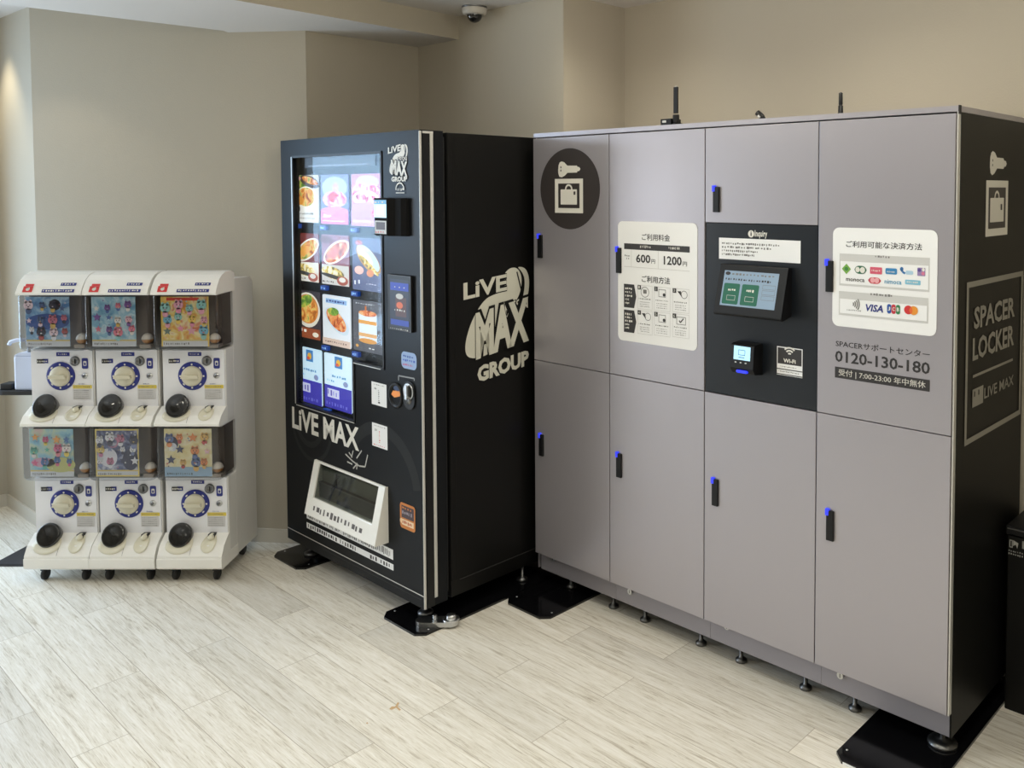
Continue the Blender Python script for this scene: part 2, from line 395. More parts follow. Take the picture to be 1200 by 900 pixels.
mb = MB(); stm = mat('brown_smudge', s2l(205, 172, 130), 0.6)
for poly in STAIN:
    q = [on_floor(*p_) for p_ in poly]; mb.add([(v.x, v.y, 0.0004) for v in q], [tuple(range(len(q)))], stm)
mb.build('stain', FLOOR)

# ------------------------------------------------------------------ the locker bank: four units side by side
LO = Vector((-0.313, 3.5112, 0))
LWID = [0, 0.4089, 0.8425, 1.2644, 1.6768]
LZT, LZS, LZB, LDEP = 1.8109, 0.927, 0.1401, 0.56
def LF(X, Y): return on_plane(X, Y, LO, U)
LR0 = LO+U*LWID[4]
def LS(X, Y): return on_plane(X, Y, LR0, N)
def leveling_foot(mb, x, y, top, z0=0.0, r=0.02):
    mb.lathe([(1e-4, z0), (r, z0), (r, z0+0.008), (r*0.6, z0+0.014), (0.007, z0+0.018), (0.007, top), (1e-4, top)], (x, y, 0), dsteel, 14)
def make_handle(parent, x, z0, z1):
    mb = MB(); w = 0.012
    mb.box(x-w, x+w, -0.024, -0.010, z0, z1, black)
    mb.box(x-w*0.6, x+w*0.6, -0.011, 0.001, z0+0.012, z0+0.035, black); mb.box(x-w*0.6, x+w*0.6, -0.011, 0.001, z1-0.035, z1-0.012, black)
    mb.box(x-w-0.0035, x-w+0.009, -0.0245, -0.004, z1-0.016, z1+0.005, led)
    return mb.build('handle', parent, bevel=0.002)
LABEL_L = ['grey locker unit with a round dark logo, beside the black vending machine',
           'grey locker unit with the white price sign on its upper door',
           'grey locker unit with the black touchscreen console panel',
           'end grey locker unit with the payment sign, phone number and black side panel']
lockers = []
dy = -0.016
for i in range(4):
    x0, x1 = 0.0, LWID[i+1]-LWID[i]
    P = LO+U*LWID[i]
    t = thing('locker_unit', (P.x, P.y, 0), YAW, LABEL_L[i], 'locker', 'units of the locker bank'); lockers.append(t)
    last = i == 3
    c = MB()
    xe = x1+0.004 if last else x1
    c.box(x0+0.001, xe-0.001-(0.004 if last else 0), 0.004, LDEP, LZB-0.002, LZT+0.004, gap_m if not last else side_black)
    c.box(x0+0.001, xe-0.005, 0.012, LDEP, LZB-0.068, LZB, gap_m)
    c.box(x0, xe, -0.012, LDEP, LZT+0.005, LZT+0.021, grey_door)
    if last:
        c.box(x1+0.0005, x1+0.0045, -0.013, 0.012, LZB, LZT+0.005, silver)
        c.box(x1+0.0035, x1+0.007, -0.013, 0.001, LZT-0.002, LZT+0.022, black)
    if i == 0: c.box(0.0, 0.003, 0.001, LDEP, LZB-0.068, LZT+0.005, grey_door)
    c.build('cabinet', t)
    if last:
        sp = MB(); sp.box(x1, x1+0.0055, 0.004, LDEP, LZB-0.071, LZT+0.004, side_black)
        SIDE = sp.build('side_panel', t, label='black side panel')
    g0 = 0.0016
    def door(z0, z1):
        mb = MB(); mb.box(x0+g0, x1-g0, dy, 0.002, z0, z1, grey_door)
        return mb.build('door', t, bevel=0.0012)
    zc = LF(896, 262)[1]
    zup = zc if i == 2 else LZS+0.0015
    du = door(zup, LZT); dl = door(LZB, LZS-0.0015)
    H = {0: ((637, 275, 302), (638.5, 508, 533)), 1: ((729.3, 290, 319.5), (729.5, 530, 558)), 2: ((843.5, 219, 248.5), (842, 560, 591)), 3: ((976, 305, 341.5), (976.5, 596.5, 631.5))}[i]
    for d, (hx, ha, hb) in zip((du, dl), H):
        a = LF(hx, ha); b = LF(hx, hb)
        make_handle(d, a[0]-LWID[i], b[1], a[1])
    # kick panel with its cam lock
    k = MB(); sh = 0.012
    kz = LZB-0.071
    k.box(x0+(sh if i == 0 else sh+0.001), x1+(sh if not last else 0.004), 0.006, 0.010, kz, LZB+0.01, grey_kick)
    ko = k.build('kick_panel', t)
    kp = [(647.5, 653.5), (737.5, 692), (851, 733), (983.5, 790)][i]
    a = LF(*kp); lk = MB(); lk.cyl((a[0]-LWID[i]+0.004, 0, a[1]-0.002), 0.0105, -0.004, 0.006, steel, 'y', 18); lk.box(a[0]-LWID[i]+0.003, a[0]-LWID[i]+0.005, -0.0046, -0.003, a[1]-0.008, a[1]+0.004, gap_m)
    lk.build('lock', ko)
    # levelling feet
    fx = {0: (0.13, 0.36), 1: (0.11, 0.368), 2: (0.103, 0.35), 3: (0.10, 0.372)}[i]
    for q in fx:
        on = (i == 0 and q < 0.2) or (i == 3 and q > 0.3)
        mb = MB(); leveling_foot(mb, q, 0.06, LZB-0.066, 0.0085 if on else 0.0, 0.042 if (i == 3 and q > 0.3) else 0.02)
        mb.build('foot', t)
        mb = MB(); leveling_foot(mb, q, LDEP-0.06, LZB-0.066, 0.0085 if on else 0.0); mb.build('foot', t)

def locker_sheet(i, h=0.0):
    mb = MB(); off = LWID[i]
    return mb, Sheet(mb, lambda a, z, hh: (a-off, dy-h-hh, z))
def doors_of(t): return [o for o in bpy.data.objects if o.parent == t and o.name.startswith('door')]
def PXR(F, xl, yt, yb, xr):
    """upright rectangle on a face from its left edge's top and bottom and its right edge"""
    a, z1 = F(xl, yt); _, z0 = F(xl, yb); b, _ = F(xr, (yt+yb)/2)
    return a, b, z0, z1
def icon_key_bag(S, F, key, fr, inn, bag, arc, tagr, dots):
    kx = [F(*p) for p in key]
    S.poly(kx, white_p); S.up()
    for p in dots: q = F(*p); S.oval(q[0], q[1], 0.0032, 0.0042, logo_dk, 12)
    a0, a1, z0, z1 = fr; S.rect(a0, a1, z0, z1, white_p); S.up()
    a0, a1, z0, z1 = inn; S.rect(a0, a1, z0, z1, logo_dk); S.up()
    a0, a1, z0, z1 = bag; S.rect(a0, a1, z0, z1, white_p, r=0.003)
    ca, w = arc; S.ring(ca, z1, w, w*1.55, white_p, 0, PI, 14); S.up()
    a0, a1, z0, z1 = tagr; S.rect(a0, a1, z0, z1, logo_dk, r=0.002)
# round logo on the first unit
mb, S = locker_sheet(0)
a0, z = LF(636.9, 221.2); a1, _ = LF(706.7, 221.2); zt = LF(671, 173.8)[1]; zb_ = LF(671, 268.6)[1]
rr = ((a1-a0)+(zt-zb_))/4; cx, cz_ = (a0+a1)/2, (zt+zb_)/2
S.oval(cx, cz_, (a1-a0)/2, (zt-zb_)/2, logo_dk, 64); S.up()
key = [(657.7, 199), (658.2, 194), (659.5, 190.5), (662, 189.3), (665, 190.5), (668.4, 194.2), (679.8, 194.2), (680.2, 195.5), (682.5, 196), (683.8, 198), (682.6, 200.3), (680.2, 200.8), (679.8, 202.3), (668.6, 202.6), (665.5, 206), (662, 207.8), (659, 207), (657.8, 203)]
icon_key_bag(S, LF, key, PXR(LF, 653.9, 209.8, 249.2, 686.9), PXR(LF, 658, 215.2, 243.6, 682.9), PXR(LF, 660.8, 222, 239.6, 680), (LF(670.3, 221)[0], 0.013), PXR(LF, 676, 224.3, 228.3, 678.2), [(661, 196.2), (661, 200)])
mb.build('round_logo', doors_of(lockers[0])[0], label='round dark logo with key and bag')

# price sign on the second unit
mb, S = locker_sheet(1)
r4 = lambda xl, yt, yb, xr: PXR(LF, xl, yt, yb, xr)
S.plate(*r4(727.9, 258.8, 397.2, 820.7), white_s, r=0.02)
S.text('ご利用料金', *r4(756, 273.6, 281.2, 788.8), ink, 0.02)
a0, a1, z0, z1 = r4(735.2, 284.7, 291.5, 812); S.rect(a0, a1, z0, z1, ink); S.up()
S.scribble(*r4(754, 287, 290.3, 767), white_p, 7); S.scribble(*r4(787.5, 288.6, 292, 801), white_p, 7)
w = a1-a0
S.text('600', *r4(749.2, 297.3, 307.2, 766), ink, 0.025); S.text('円', *r4(767.3, 303.5, 308.5, 771.5), ink, 0.015)
S.text('1200', *r4(781.6, 299.5, 309.8, 802.7), ink, 0.025); S.text('円', *r4(804, 306.3, 311.5, 808.8), ink, 0.015)
S.scribble(*r4(736, 297.8, 300.3, 743), ink2, 4); S.scribble(*r4(738, 301.5, 303.5, 742), ink2, 2)
S.rect(a0, a1, r4(735, 311.5, 312, 812)[2], r4(735, 311.5, 312, 812)[3], pale)
S.rect(a0+w*0.535, a0+w*0.54, r4(735, 311.5, 312, 812)[2], z0, pale); S.rect(a0+w*0.115, a0+w*0.12, r4(735, 311.5, 312, 812)[2], z0, pale)
S.text('ご利用方法', *r4(756, 322.4, 330, 788.8), ink, 0.02)
for (yt, yb) in ((332, 359.2), (362, 388)):
    p0 = LF(735, yt); p1 = LF(735, yb); xm = LF(747, yt)[0]; xt = LF(749.5, yt)[0]; zm = (p0[1]+p1[1])/2
    S.poly([(p0[0], p1[1]), (xm, p1[1]), (xt, zm), (xm, p0[1]), (p0[0], p0[1])], ink)
S.up()
for (yt, yb) in ((332, 359.2), (362, 388)):
    hgt = yb-yt
    for k in range(5): S.scribble(*r4(736.6, yt+hgt*(0.14+0.155*k), yt+hgt*(0.24+0.155*k), 745.2 if k < 3 else 741.5), white_p, 4, 0.9)
cols = ((751, 768.4), (770.5, 789.3), (792, 811.5))
for ri, (yt, yb) in enumerate(((333.2, 361), (362.6, 390))):
    for ci, (xl, xr) in enumerate(cols):
        dyy = ci*1.9
        a0, a1, z0, z1 = r4(xl, yt+dyy, yb+dyy, xr); S.frame(a0, a1, z0, z1, 0.0012, pale)
        S.rect(a0, a0+0.016, z1-0.016, z1, ink)
        h_ = z1-z0; w_ = a1-a0; cx = (a0+a1)/2
        kind = (ri*3+ci) % 6
        if kind in (1, 4): S.frame(cx-w_*0.22, cx+w_*0.22, z0+h_*0.58, z0+h_*0.9, 0.0018, ink2); S.oval(cx+w_*0.12, z0+h_*0.68, 0.006, 0.006, ink, 10)
        elif kind == 5: S.frame(cx-w_*0.26, cx+w_*0.3, z0+h_*0.55, z0+h_*0.88, 0.0018, ink2); S.line([(cx-w_*0.1, z0+h_*0.72), (cx-0.002, z0+h_*0.64), (cx+w_*0.16, z0+h_*0.82)], 0.004, ink)
        elif kind == 0: S.ring(cx, z0+h_*0.72, 0.017, 0.019, ink2); S.rect(cx-0.008, cx+0.008, z0+h_*0.66, z0+h_*0.82, ink2)
        else: S.poly([(cx-w_*0.2, z0+h_*0.88), (cx+w_*0.08, z0+h_*0.64), (cx, z0+h_*0.9)], ink); S.ring(cx+w_*0.2, z0+h_*0.76, 0.012, 0.0138, ink2)
        S.scribble(a0+w_*0.1, a1-w_*0.1, z0+h_*0.40, z0+h_*0.46, ink, 9)
        for q in range(3): S.scribble(a0+w_*0.16, a1-w_*0.16, z0+h_*(0.10+0.09*q), z0+h_*(0.135+0.09*q), ink2, 9)
S.up()
for ri, (yt, yb) in enumerate(((333.2, 361), (362.6, 390))):
    for ci, (xl, xr) in enumerate(cols):
        a0, a1, z0, z1 = r4(xl, yt+ci*1.9, yb+ci*1.9, xr); S.text('123456'[ri*3+ci], a0+0.0045, a0+0.0105, z1-0.013, z1-0.003, white_p)
mb.build('price_sign', doors_of(lockers[1])[0], label='white price sign')

# console of the third unit
i = 2; t = lockers[2]; off = LWID[2]
zc = LF(896, 262)[1]-0.0016
mb = MB(); mb.box(0.0022, LWID[3]-off-0.0022, dy+0.004, 0.003, LZS+0.0015, zc, console)
S = Sheet(mb, lambda a, z, hh: (a-off, dy+0.004-hh, z))
a0, a1, z0, z1 = r4(879.5, 269.6, 278, 886); S.oval((a0+a1)/2, (z0+z1)/2, (z1-z0)*0.5, (z1-z0)*0.5, white_p, 18)
S.text('Inquiry', *r4(887, 269.6, 279.2, 901.6), white_p, 0.025); S.up()
S.text('i', (a0+a1)/2-0.0025, (a0+a1)/2+0.0025, z0+0.005, z1-0.004, console, 0.02)
con = mb.build('console_panel', t, bevel=0.001)
mb = MB(); S = Sheet(mb, lambda a, z, hh: (a-off, dy+0.004-hh, z))
S.plate(*r4(845.4, 278.2, 302.8, 940.8), white_s, t=0.0008)
for k in range(4): S.scribble(*r4(848.8, 283.2+k*4.2, 286+k*4.2, 917 if k == 0 else (908, 892, 888)[k-1]), ink2, 26 if k == 0 else 18, 0.95)
mb.build('notice_label', con)
# tilted touchscreen
mb = MB(); a0, a1, z0, z1 = r4(851.5, 308.5, 364.5, 930); a0 -= off; a1 -= off
prof = [(dy+0.004, z0+0.006), (dy-0.050, z0-0.004), (dy-0.058, z0+0.004), (dy-0.016, z1), (dy+0.004, z1)]
mb.prism(prof, a0, a1, black, 'x')
ts = mb.build('touchscreen', t, bevel=0.003)
mb = MB(); A = Vector((0, dy-0.058, z0+0.004)); B = Vector((0, dy-0.016, z1)); D = (B-A); Ln = D.length; D.normalize(); nn = Vector((0, -D.z, D.y))
S = Sheet(mb, lambda a, z, hh: (a, (A+D*z+nn*hh).y, (A+D*z+nn*hh).z))
sa0, sa1, sz0, sz1 = a0+0.020, a1-0.028, 0.026, Ln-0.020
S.rect(sa0, sa1, sz0, sz1, screen_l); S.up(); ww, hh_ = sa1-sa0, sz1-sz0
S.rect(sa0+ww*0.03, sa0+ww*0.33, sz0+hh_*0.05, sz0+hh_*0.64, screen_g, r=0.005); S.rect(sa0+ww*0.37, sa0+ww*0.68, sz0+hh_*0.05, sz0+hh_*0.64, screen_g, r=0.005)
for k in range(3): S.frame(sa0+ww*0.74, sa0+ww*0.97, sz0+hh_*(0.24+0.15*k), sz0+hh_*(0.36+0.15*k), 0.001, ink2)
S.oval(sa0+ww*0.07, sz0+hh_*0.92, 0.010, 0.006, ink, 14)
S.scribble(sa0+ww*0.15, sa0+ww*0.95, sz0+hh_*0.88, sz0+hh_*0.94, ink2, 12, 0.8); S.scribble(sa0+ww*0.04, sa0+ww*0.9, sz0+hh_*0.72, sz0+hh_*0.79, ink, 18, 0.8); S.up()
for q in (0.1, 0.44): S.scribble(sa0+ww*(q+0.02), sa0+ww*(q+0.16), sz0+hh_*0.42, sz0+hh_*0.5, white_p, 4, 0.9); S.frame(sa0+ww*(q+0.01), sa0+ww*(q+0.17), sz0+hh_*0.16, sz0+hh_*0.3, 0.0012, pale)
mb.build('screen', ts)
# card reader
a0, a1, z0, z1 = r4(869.5, 398.5, 432.5, 896); a0 -= off; a1 -= off
mb = MB(); mb.prism([(dy+0.004, z0-0.006), (dy-0.040, z0), (dy-0.052, z0+0.018), (dy-0.046, z1-0.004), (dy-0.03, z1), (dy+0.004, z1)], a0, a1, black, 'x')
mb.box(a0+0.022, a1-0.022, dy-0.053, dy-0.04, z0+0.002, z0+0.012, led)
cr = mb.build('card_reader', t, bevel=0.004)
mb = MB(); ym = dy-0.0525
A = Vector((0, dy-0.052, z0+0.018)); B = Vector((0, dy-0.046, z1-0.004)); D = B-A; Ln = D.length; D.normalize(); nn = Vector((0, -D.z, D.y))
S = Sheet(mb, lambda a, z, hh: (a, (A+D*z+nn*hh).y, (A+D*z+nn*hh).z)); w = a1-a0
S.rect(a0+w*0.14, a0+w*0.86, Ln*0.36, Ln*0.95, screen_w); S.up(); S.frame(a0+w*0.34, a0+w*0.64, Ln*0.56, Ln*0.80, 0.002, pm(90, 140, 175)); S.rect(a0+w*0.36, a0+w*0.62, Ln*0.45, Ln*0.49, pm(120, 165, 195))
for k in range(3): S.rect(a0+w*(0.2+0.22*k), a0+w*(0.28+0.22*k), Ln*0.22, Ln*0.27, pale)
mb.build('screen', cr)
# wifi sticker
mb = MB(); S = Sheet(mb, lambda a, z, hh: (a-off, dy+0.004-hh, z))
a0, a1, z0, z1 = r4(913.2, 404.8, 437.8, 943); S.plate(a0, a1, z0, z1, white_s, t=0.0006); w, h = a1-a0, z1-z0
S.rect(a0+0.003, a1-0.003, z0+h*0.40, z1-0.003, ink); S.up()
for k in range(3): S.ring((a0+a1)/2, z0+h*0.72, 0.004+0.009*k, 0.009+0.009*k, white_p, PI*0.25, PI*0.75, 12)
S.text('Wi-Fi', a0+w*0.26, a0+w*0.74, z0+h*0.46, z0+h*0.60, white_p, 0.03)
S.scribble(a0+w*0.14, a0+w*0.8, z0+h*0.29, z0+h*0.33, ink2, 12); S.rect(a0, a1, z0+h*0.20, z0+h*0.23, ink); S.scribble(a0+w*0.08, a0+w*0.9, z0+h*0.11, z0+h*0.16, ink2, 14); S.rect(a0, a1, z0+h*0.02, z0+h*0.05, ink)
mb.build('wifi_sticker', con)

# payment sign and phone number on the end unit
mb, S = locker_sheet(3)
a0, a1, z0, z1 = r4(979.6, 266.2, 380.6, 1101.2); S.plate(a0, a1, z0, z1, white_s, r=0.02)
S.text('ご利用可能な決済方法', *r4(995, 281.8, 289.2, 1083.5), ink, 0.022)
def logo_px(x, y): return LF(x, y)
def boxed(xl, yt, yb, xr, m=pale, wt=0.006):
    q = r4(xl, yt, yb, xr); S.rect(*q, m); S.up(); S.rect(q[0]+wt*0.6, q[1]-wt*0.6, q[2]+wt, q[3]-0.022, white_s); return q
q1 = boxed(987.2, 296.6, 333.8, 1092.6); q2 = boxed(986.6, 340.3, 368, 1091)
S.scribble(*r4(1029, 298.6, 301.6, 1047), ink2, 6, 0.9); S.scribble(*r4(1023.5, 342.4, 345.6, 1050.5), ink2, 8, 0.9)
def disc(px, py, ra, rz, m): a, z = LF(px, py); S.oval(a, z, ra, rz, m, 24)
def pl(xl, yt, yb, xr, m, r=0.004): S.rect(*r4(xl, yt, yb, xr), m, r=r)
S.up()
a, z = LF(995.4, 314.6); S.poly([(a-0.0145, z), (a, z-0.0155), (a+0.0145, z), (a, z+0.0155)], pm(120, 170, 70))
pl(1005, 310.6, 320, 1018.8, pm(44, 105, 72), 0.014); pl(1023, 312.2, 320.2, 1037, pm(214, 88, 112), 0.002)
pl(1041, 313.5, 320.5, 1054.6, pm(50, 130, 185), 0.004); S.line([LF(1059.5, 314.5), LF(1061, 318), LF(1064, 320)], 0.006, pm(60, 120, 180)); disc(1060, 314.8, 0.005, 0.006, pm(60, 120, 180)); pl(1064.5, 316.5, 321, 1073.5, pm(175, 205, 225), 0.004)
pl(1078.3, 313, 322.6, 1087.6, pm(150, 130, 175), 0.002)
S.text('monoca', *r4(995, 325.2, 328.6, 1016.5), ink, 0.01)
pl(1021, 324, 331.5, 1035.5, pm(212, 78, 92), 0.012); S.text('nimoca', *r4(1040, 326.6, 331.6, 1059.8), pm(70, 150, 190), 0.015); pl(1064, 327, 332.4, 1082, pm(130, 190, 215), 0.002)
S.up()
disc(995.4, 314.6, 0.006, 0.006, pm(60, 130, 60)); disc(1008.5, 315.4, 0.007, 0.008, white_p); disc(1014.2, 316, 0.008, 0.009, white_p)
S.scribble(*r4(1025, 315.2, 317.5, 1035), white_p, 6, 0.9); S.scribble(*r4(1043, 316.8, 319, 1053), white_p, 5, 0.9)
disc(1026, 327.8, 0.007, 0.008, pm(235, 170, 175)); disc(1031, 328.2, 0.007, 0.008, pm(235, 170, 175)); S.scribble(*r4(1066, 328.7, 331, 1080), white_p, 6, 0.9)
disc(1080.6, 316, 0.005, 0.005, pm(90, 70, 140)); disc(1085, 320, 0.005, 0.005, pm(215, 120, 150)); disc(1085.4, 315.5, 0.004, 0.005, white_p)
a, z = LF(1001, 355.4)
for k in range(4): S.ring(a, z, 0.006+0.006*k, 0.0095+0.006*k, ink2, -0.65, 0.65, 8)
S.scribble(*r4(996, 361.5, 363, 1013), ink2, 8)
S.text('VISA', *r4(1018, 355.4, 363.8, 1038.5), pm(40, 52, 130), 0.03, 0.2)
for k, cc in enumerate(((44, 84, 160), (200, 50, 66), (50, 130, 80))):
    pl(1043+5.2*k, 355.3+0.5*k, 366.4+0.5*k, 1047.8+5.2*k, pm(*cc), 0.006)
disc(1067.8, 362.4, 0.0125, 0.0125, pm(206, 50, 50)); S.up(); disc(1074.0, 363.2, 0.0125, 0.0125, pm(232, 150, 50)); S.up()
a = LF(1071, 363)[0]; z = LF(1071, 363)[1]; S.oval(a, z, 0.0045, 0.0095, pm(232, 106, 44), 20)
for k, cc in enumerate('JCB'):
    q = r4(1044+5.2*k, 358.5+0.5*k, 363+0.5*k, 1046.8+5.2*k); S.text(cc, *q, white_p, 0.03)
mb.build('payment_sign', doors_of(lockers[3])[0], label='white payment method sign')
mb, S = locker_sheet(3)
S.text('SPACERサポートセンター', *r4(982.6, 397.2, 404.8, 1092.6), ink, 0.006)
S.text('0120-130-180', *r4(981.8, 409.6, 422.6, 1092.8), ink, 0.02)
S.rect(*r4(981.6, 428.4, 441.2, 1092.6), ink); S.up()
S.text('受付 | 7:00-23:00 年中無休', *r4(986, 431.2, 440, 1087.6), white_p, 0.012)
mb.build('phone_lettering', doors_of(lockers[3])[0], label='dark phone number lettering')
# black side of the end unit
xs = LWID[4]-LWID[3]+0.0055
mb = MB(); S = Sheet(mb, lambda a, z, hh: (xs+hh, a, z))
key = [(1157.6, 190), (1158, 184), (1159.2, 179), (1161, 177), (1163.6, 179), (1166, 184.8), (1173.5, 185.4), (1174.2, 188), (1176.4, 189), (1177.2, 192), (1176.2, 195), (1174.3, 195.6), (1173.6, 198), (1166, 197.4), (1163, 203), (1160.2, 205.4), (1158.3, 203), (1157.5, 196)]
icon_key_bag(S, LS, key, PXR(LS, 1153.2, 211.2, 277.4, 1178.4), PXR(LS, 1156, 219.6, 268.2, 1175.6), PXR(LS, 1157.6, 232, 260.6, 1173.4), (LS(1165.5, 230)[0], 0.014), PXR(LS, 1169.6, 239, 246, 1171.4), [(1160.8, 188), (1160.6, 193.5)])
q = PXR(LS, 1130, 331, 521, 1194); S.frame(*q, 0.016, pm(150, 147, 138)); fa0, fa1, fz0, fz1 = q
gw = pm(150, 147, 138)
def tx(body, xl, yt, yb, xr, bold=0.03): S.text(body, *PXR(LS, xl, yt, yb, xr), gw, bold)
tx('SPACER', 1138.6, 360, 386, 1186); tx('LOCKER', 1137, 396, 423, 1185)
l0 = LS(1137, 441); l1 = LS(1184, 420.6); S.rect(l0[0], l1[0], l0[1]-0.004, l0[1]+0.004, gw)
bx = PXR(LS, 1136.6, 456.5, 477.5, 1149); S.rect(*bx, gw); tx('LIVE MAX', 1150.5, 454.5, 467, 1184.5, 0.015)
S.up(); S.rect(bx[0]+0.012, bx[0]+0.02, bx[2]+0.03, bx[2]+0.045, side_black); S.rect(bx[0]+0.045, bx[0]+0.053, bx[2]+0.03, bx[2]+0.045, side_black)
mb.build('side_lettering', SIDE, label='pale lettering on the side panel')

# ------------------------------------------------------------------ the black vending machine
VO = Vector((-1.4459, 3.8128, 0)); VW, VZB, VZT, VD, VDR = 1.0074, 0.0754, 1.8231, 0.715, 0.105
def VF(X, Y): return on_plane(X, Y, VO, U)
VR0 = VO+U*VW
def VS(X, Y): return on_plane(X, Y, VR0, N)
rv = lambda xl, yt, yb, xr: PXR(VF, xl, yt, yb, xr)
rs = lambda xl, yt, yb, xr: PXR(VS, xl, yt, yb, xr)
V = thing('vending_machine', (VO.x, VO.y, 0), YAW, 'tall black food vending machine with lit picture cards behind glass', 'vending machine')
mb = MB(); mb.box(0.004, VW-0.004, VDR+0.02, VD, VZB, VZT-0.004, side_black); mb.box(0.02, VW-0.02, VDR, VDR+0.03, VZB+0.02, VZT-0.02, gap_m)
sb = VS(514, 697); mb.box(VW-0.006, VW-0.0025, VDR+0.06, VD-0.01, VZB+0.055, VZB+0.058, gap_m)
mb.box(VW-0.006, VW-0.001, VDR+0.022, VDR+0.048, VZB+0.06, VZT-0.006, side_black)
mb.build('cabinet', V, bevel=0.003)
# door with an L-shaped window: wide at the top, two columns wide at the bottom
wl, wt = VF(343, 183); wr = VF(448.5, 300)[0]; wb = VF(346, 472)[1]; nx = VF(415.5, 460)[0]; nz = VF(416, 424)[1]
wt = VF(343, 184)[1]
mb = MB(); dz = VZB+0.06
def dbox(x0, x1, z0, z1): mb.box(x0, x1, 0, VDR, z0, z1, door_blk)
dbox(0, wl, VZB, VZT); dbox(wr, VW, VZB, VZT); dbox(wl, wr, wt, VZT); dbox(wl, nx, VZB, wb); dbox(nx, wr, VZB, nz)
rec = 0.034
mb.box(wl-0.004, wr+0.004, rec, rec+0.012, wb-0.004, wt+0.004, black)
p0, p1 = VF(430, 672.5), VF(498, 705.5)
mb.box(0.003, VW-0.003, -0.0012, 0.0, VZB+0.046, VZB+0.049, silver); mb.box(0.30, VW-0.02, -0.0006, 0, VZB+0.03, VZB+0.032, gap_m)
VDOOR = mb.build('door', V)
# silver edges of the door
for nm, a, b, y0, y1 in (('trim_strip', VW-0.001, VW+0.004, -0.002, 0.008), ('trim_strip', VW+0.0005, VW+0.005, 0.044, 0.058)):
    mb = MB(); mb.box(a, b, y0, y1, VZB+(0.0 if y0 < 0 else 0.03), VZT-0.004, silver); mb.build(nm, V, bevel=0.002)
mb = MB(); mb.box(VW-0.0015, VW+0.003, 0.012, 0.046, VZB+0.0, VZT-0.006, black); mb.box(VW, VW+0.0045, 0.012, 0.058, VZT-0.012, VZT-0.004, silver); mb.build('edge_panel', V)
# window frame, glass
mb = MB()
def fr(pts, w, m, y0=-0.004, y1=0.004):
    for (x0, z0), (x1, z1) in zip(pts, pts[1:]+pts[:1]):
        mb.box(min(x0, x1)-w/2, max(x0, x1)+w/2, y0, y1, min(z0, z1)-w/2, max(z0, z1)+w/2, m)
L = [(wl, wt), (wr, wt), (wr, nz), (nx, nz), (nx, wb), (wl, wb)]
fr(L, 0.009, black); mb.box(wl-0.009, wl-0.003, -0.0045, 0.003, wb, wt, silver)
mb.box(wl, nx, -0.0045, 0.003, wb-0.006, wb-0.003, silver); mb.box(nx, wr-0.02, -0.0045, 0.003, nz-0.006, nz-0.003, silver)
mb.build('window_frame', VDOOR)
mb = MB(); mb.prism([(x, z) for x, z in L], 0.003, 0.006, glass_v, 'y'); mb.build('display_window', V, label='clear glass display window')
# header strip behind the glass
RV = lambda h: (lambda a, z, hh: (a, h-hh, z))
def deep(h):                                         # front plane pushed back into the recess
    o = VO+N*h
    return lambda X, Y: on_plane(X, Y, o, U)
RF = deep(rec-0.004); rr_ = lambda xl, yt, yb, xr: PXR(RF, xl, yt, yb, xr)
mb = MB(); S = Sheet(mb, RV(rec)); q = rr_(357, 184, 197, 440)
S.plate(q[0], q[1], q[2], q[3], pm(86, 92, 104), t=0.004); S.rect(q[0]+0.03, q[1]-0.05, q[2]+0.004, q[2]+0.010, pm(150, 156, 166)); mb.build('header_panel', V)

food_a = mottle('food_golden', [(0.30, (150, 70, 24)), (0.45, (214, 130, 50)), (0.56, (240, 196, 110)), (0.68, (120, 150, 60)), (0.78, (196, 70, 40))], 30, 0.5, 0.55)
food_b = mottle('food_roast', [(0.30, (110, 46, 30)), (0.45, (206, 96, 50)), (0.58, (236, 160, 96)), (0.72, (246, 220, 180))], 34, 0.5, 0.55)
food_c = mottle('food_berries', [(0.28, (150, 40, 84)), (0.42, (226, 96, 140)), (0.54, (248, 210, 224)), (0.68, (206, 130, 190)), (0.8, (255, 246, 246))], 30, 0.5, 0.55)
food_d = mottle('food_green', [(0.3, (40, 84, 36)), (0.5, (120, 160, 60)), (0.7, (226, 206, 90))], 40, 0.5, 0.55)
food_n = mottle('food_noodles', [(0.35, (120, 110, 84)), (0.5, (230, 200, 96)), (0.62, (250, 240, 210))], 48, 0.5, 0.5)
plate_w = em(238, 238, 240); K = 0.55
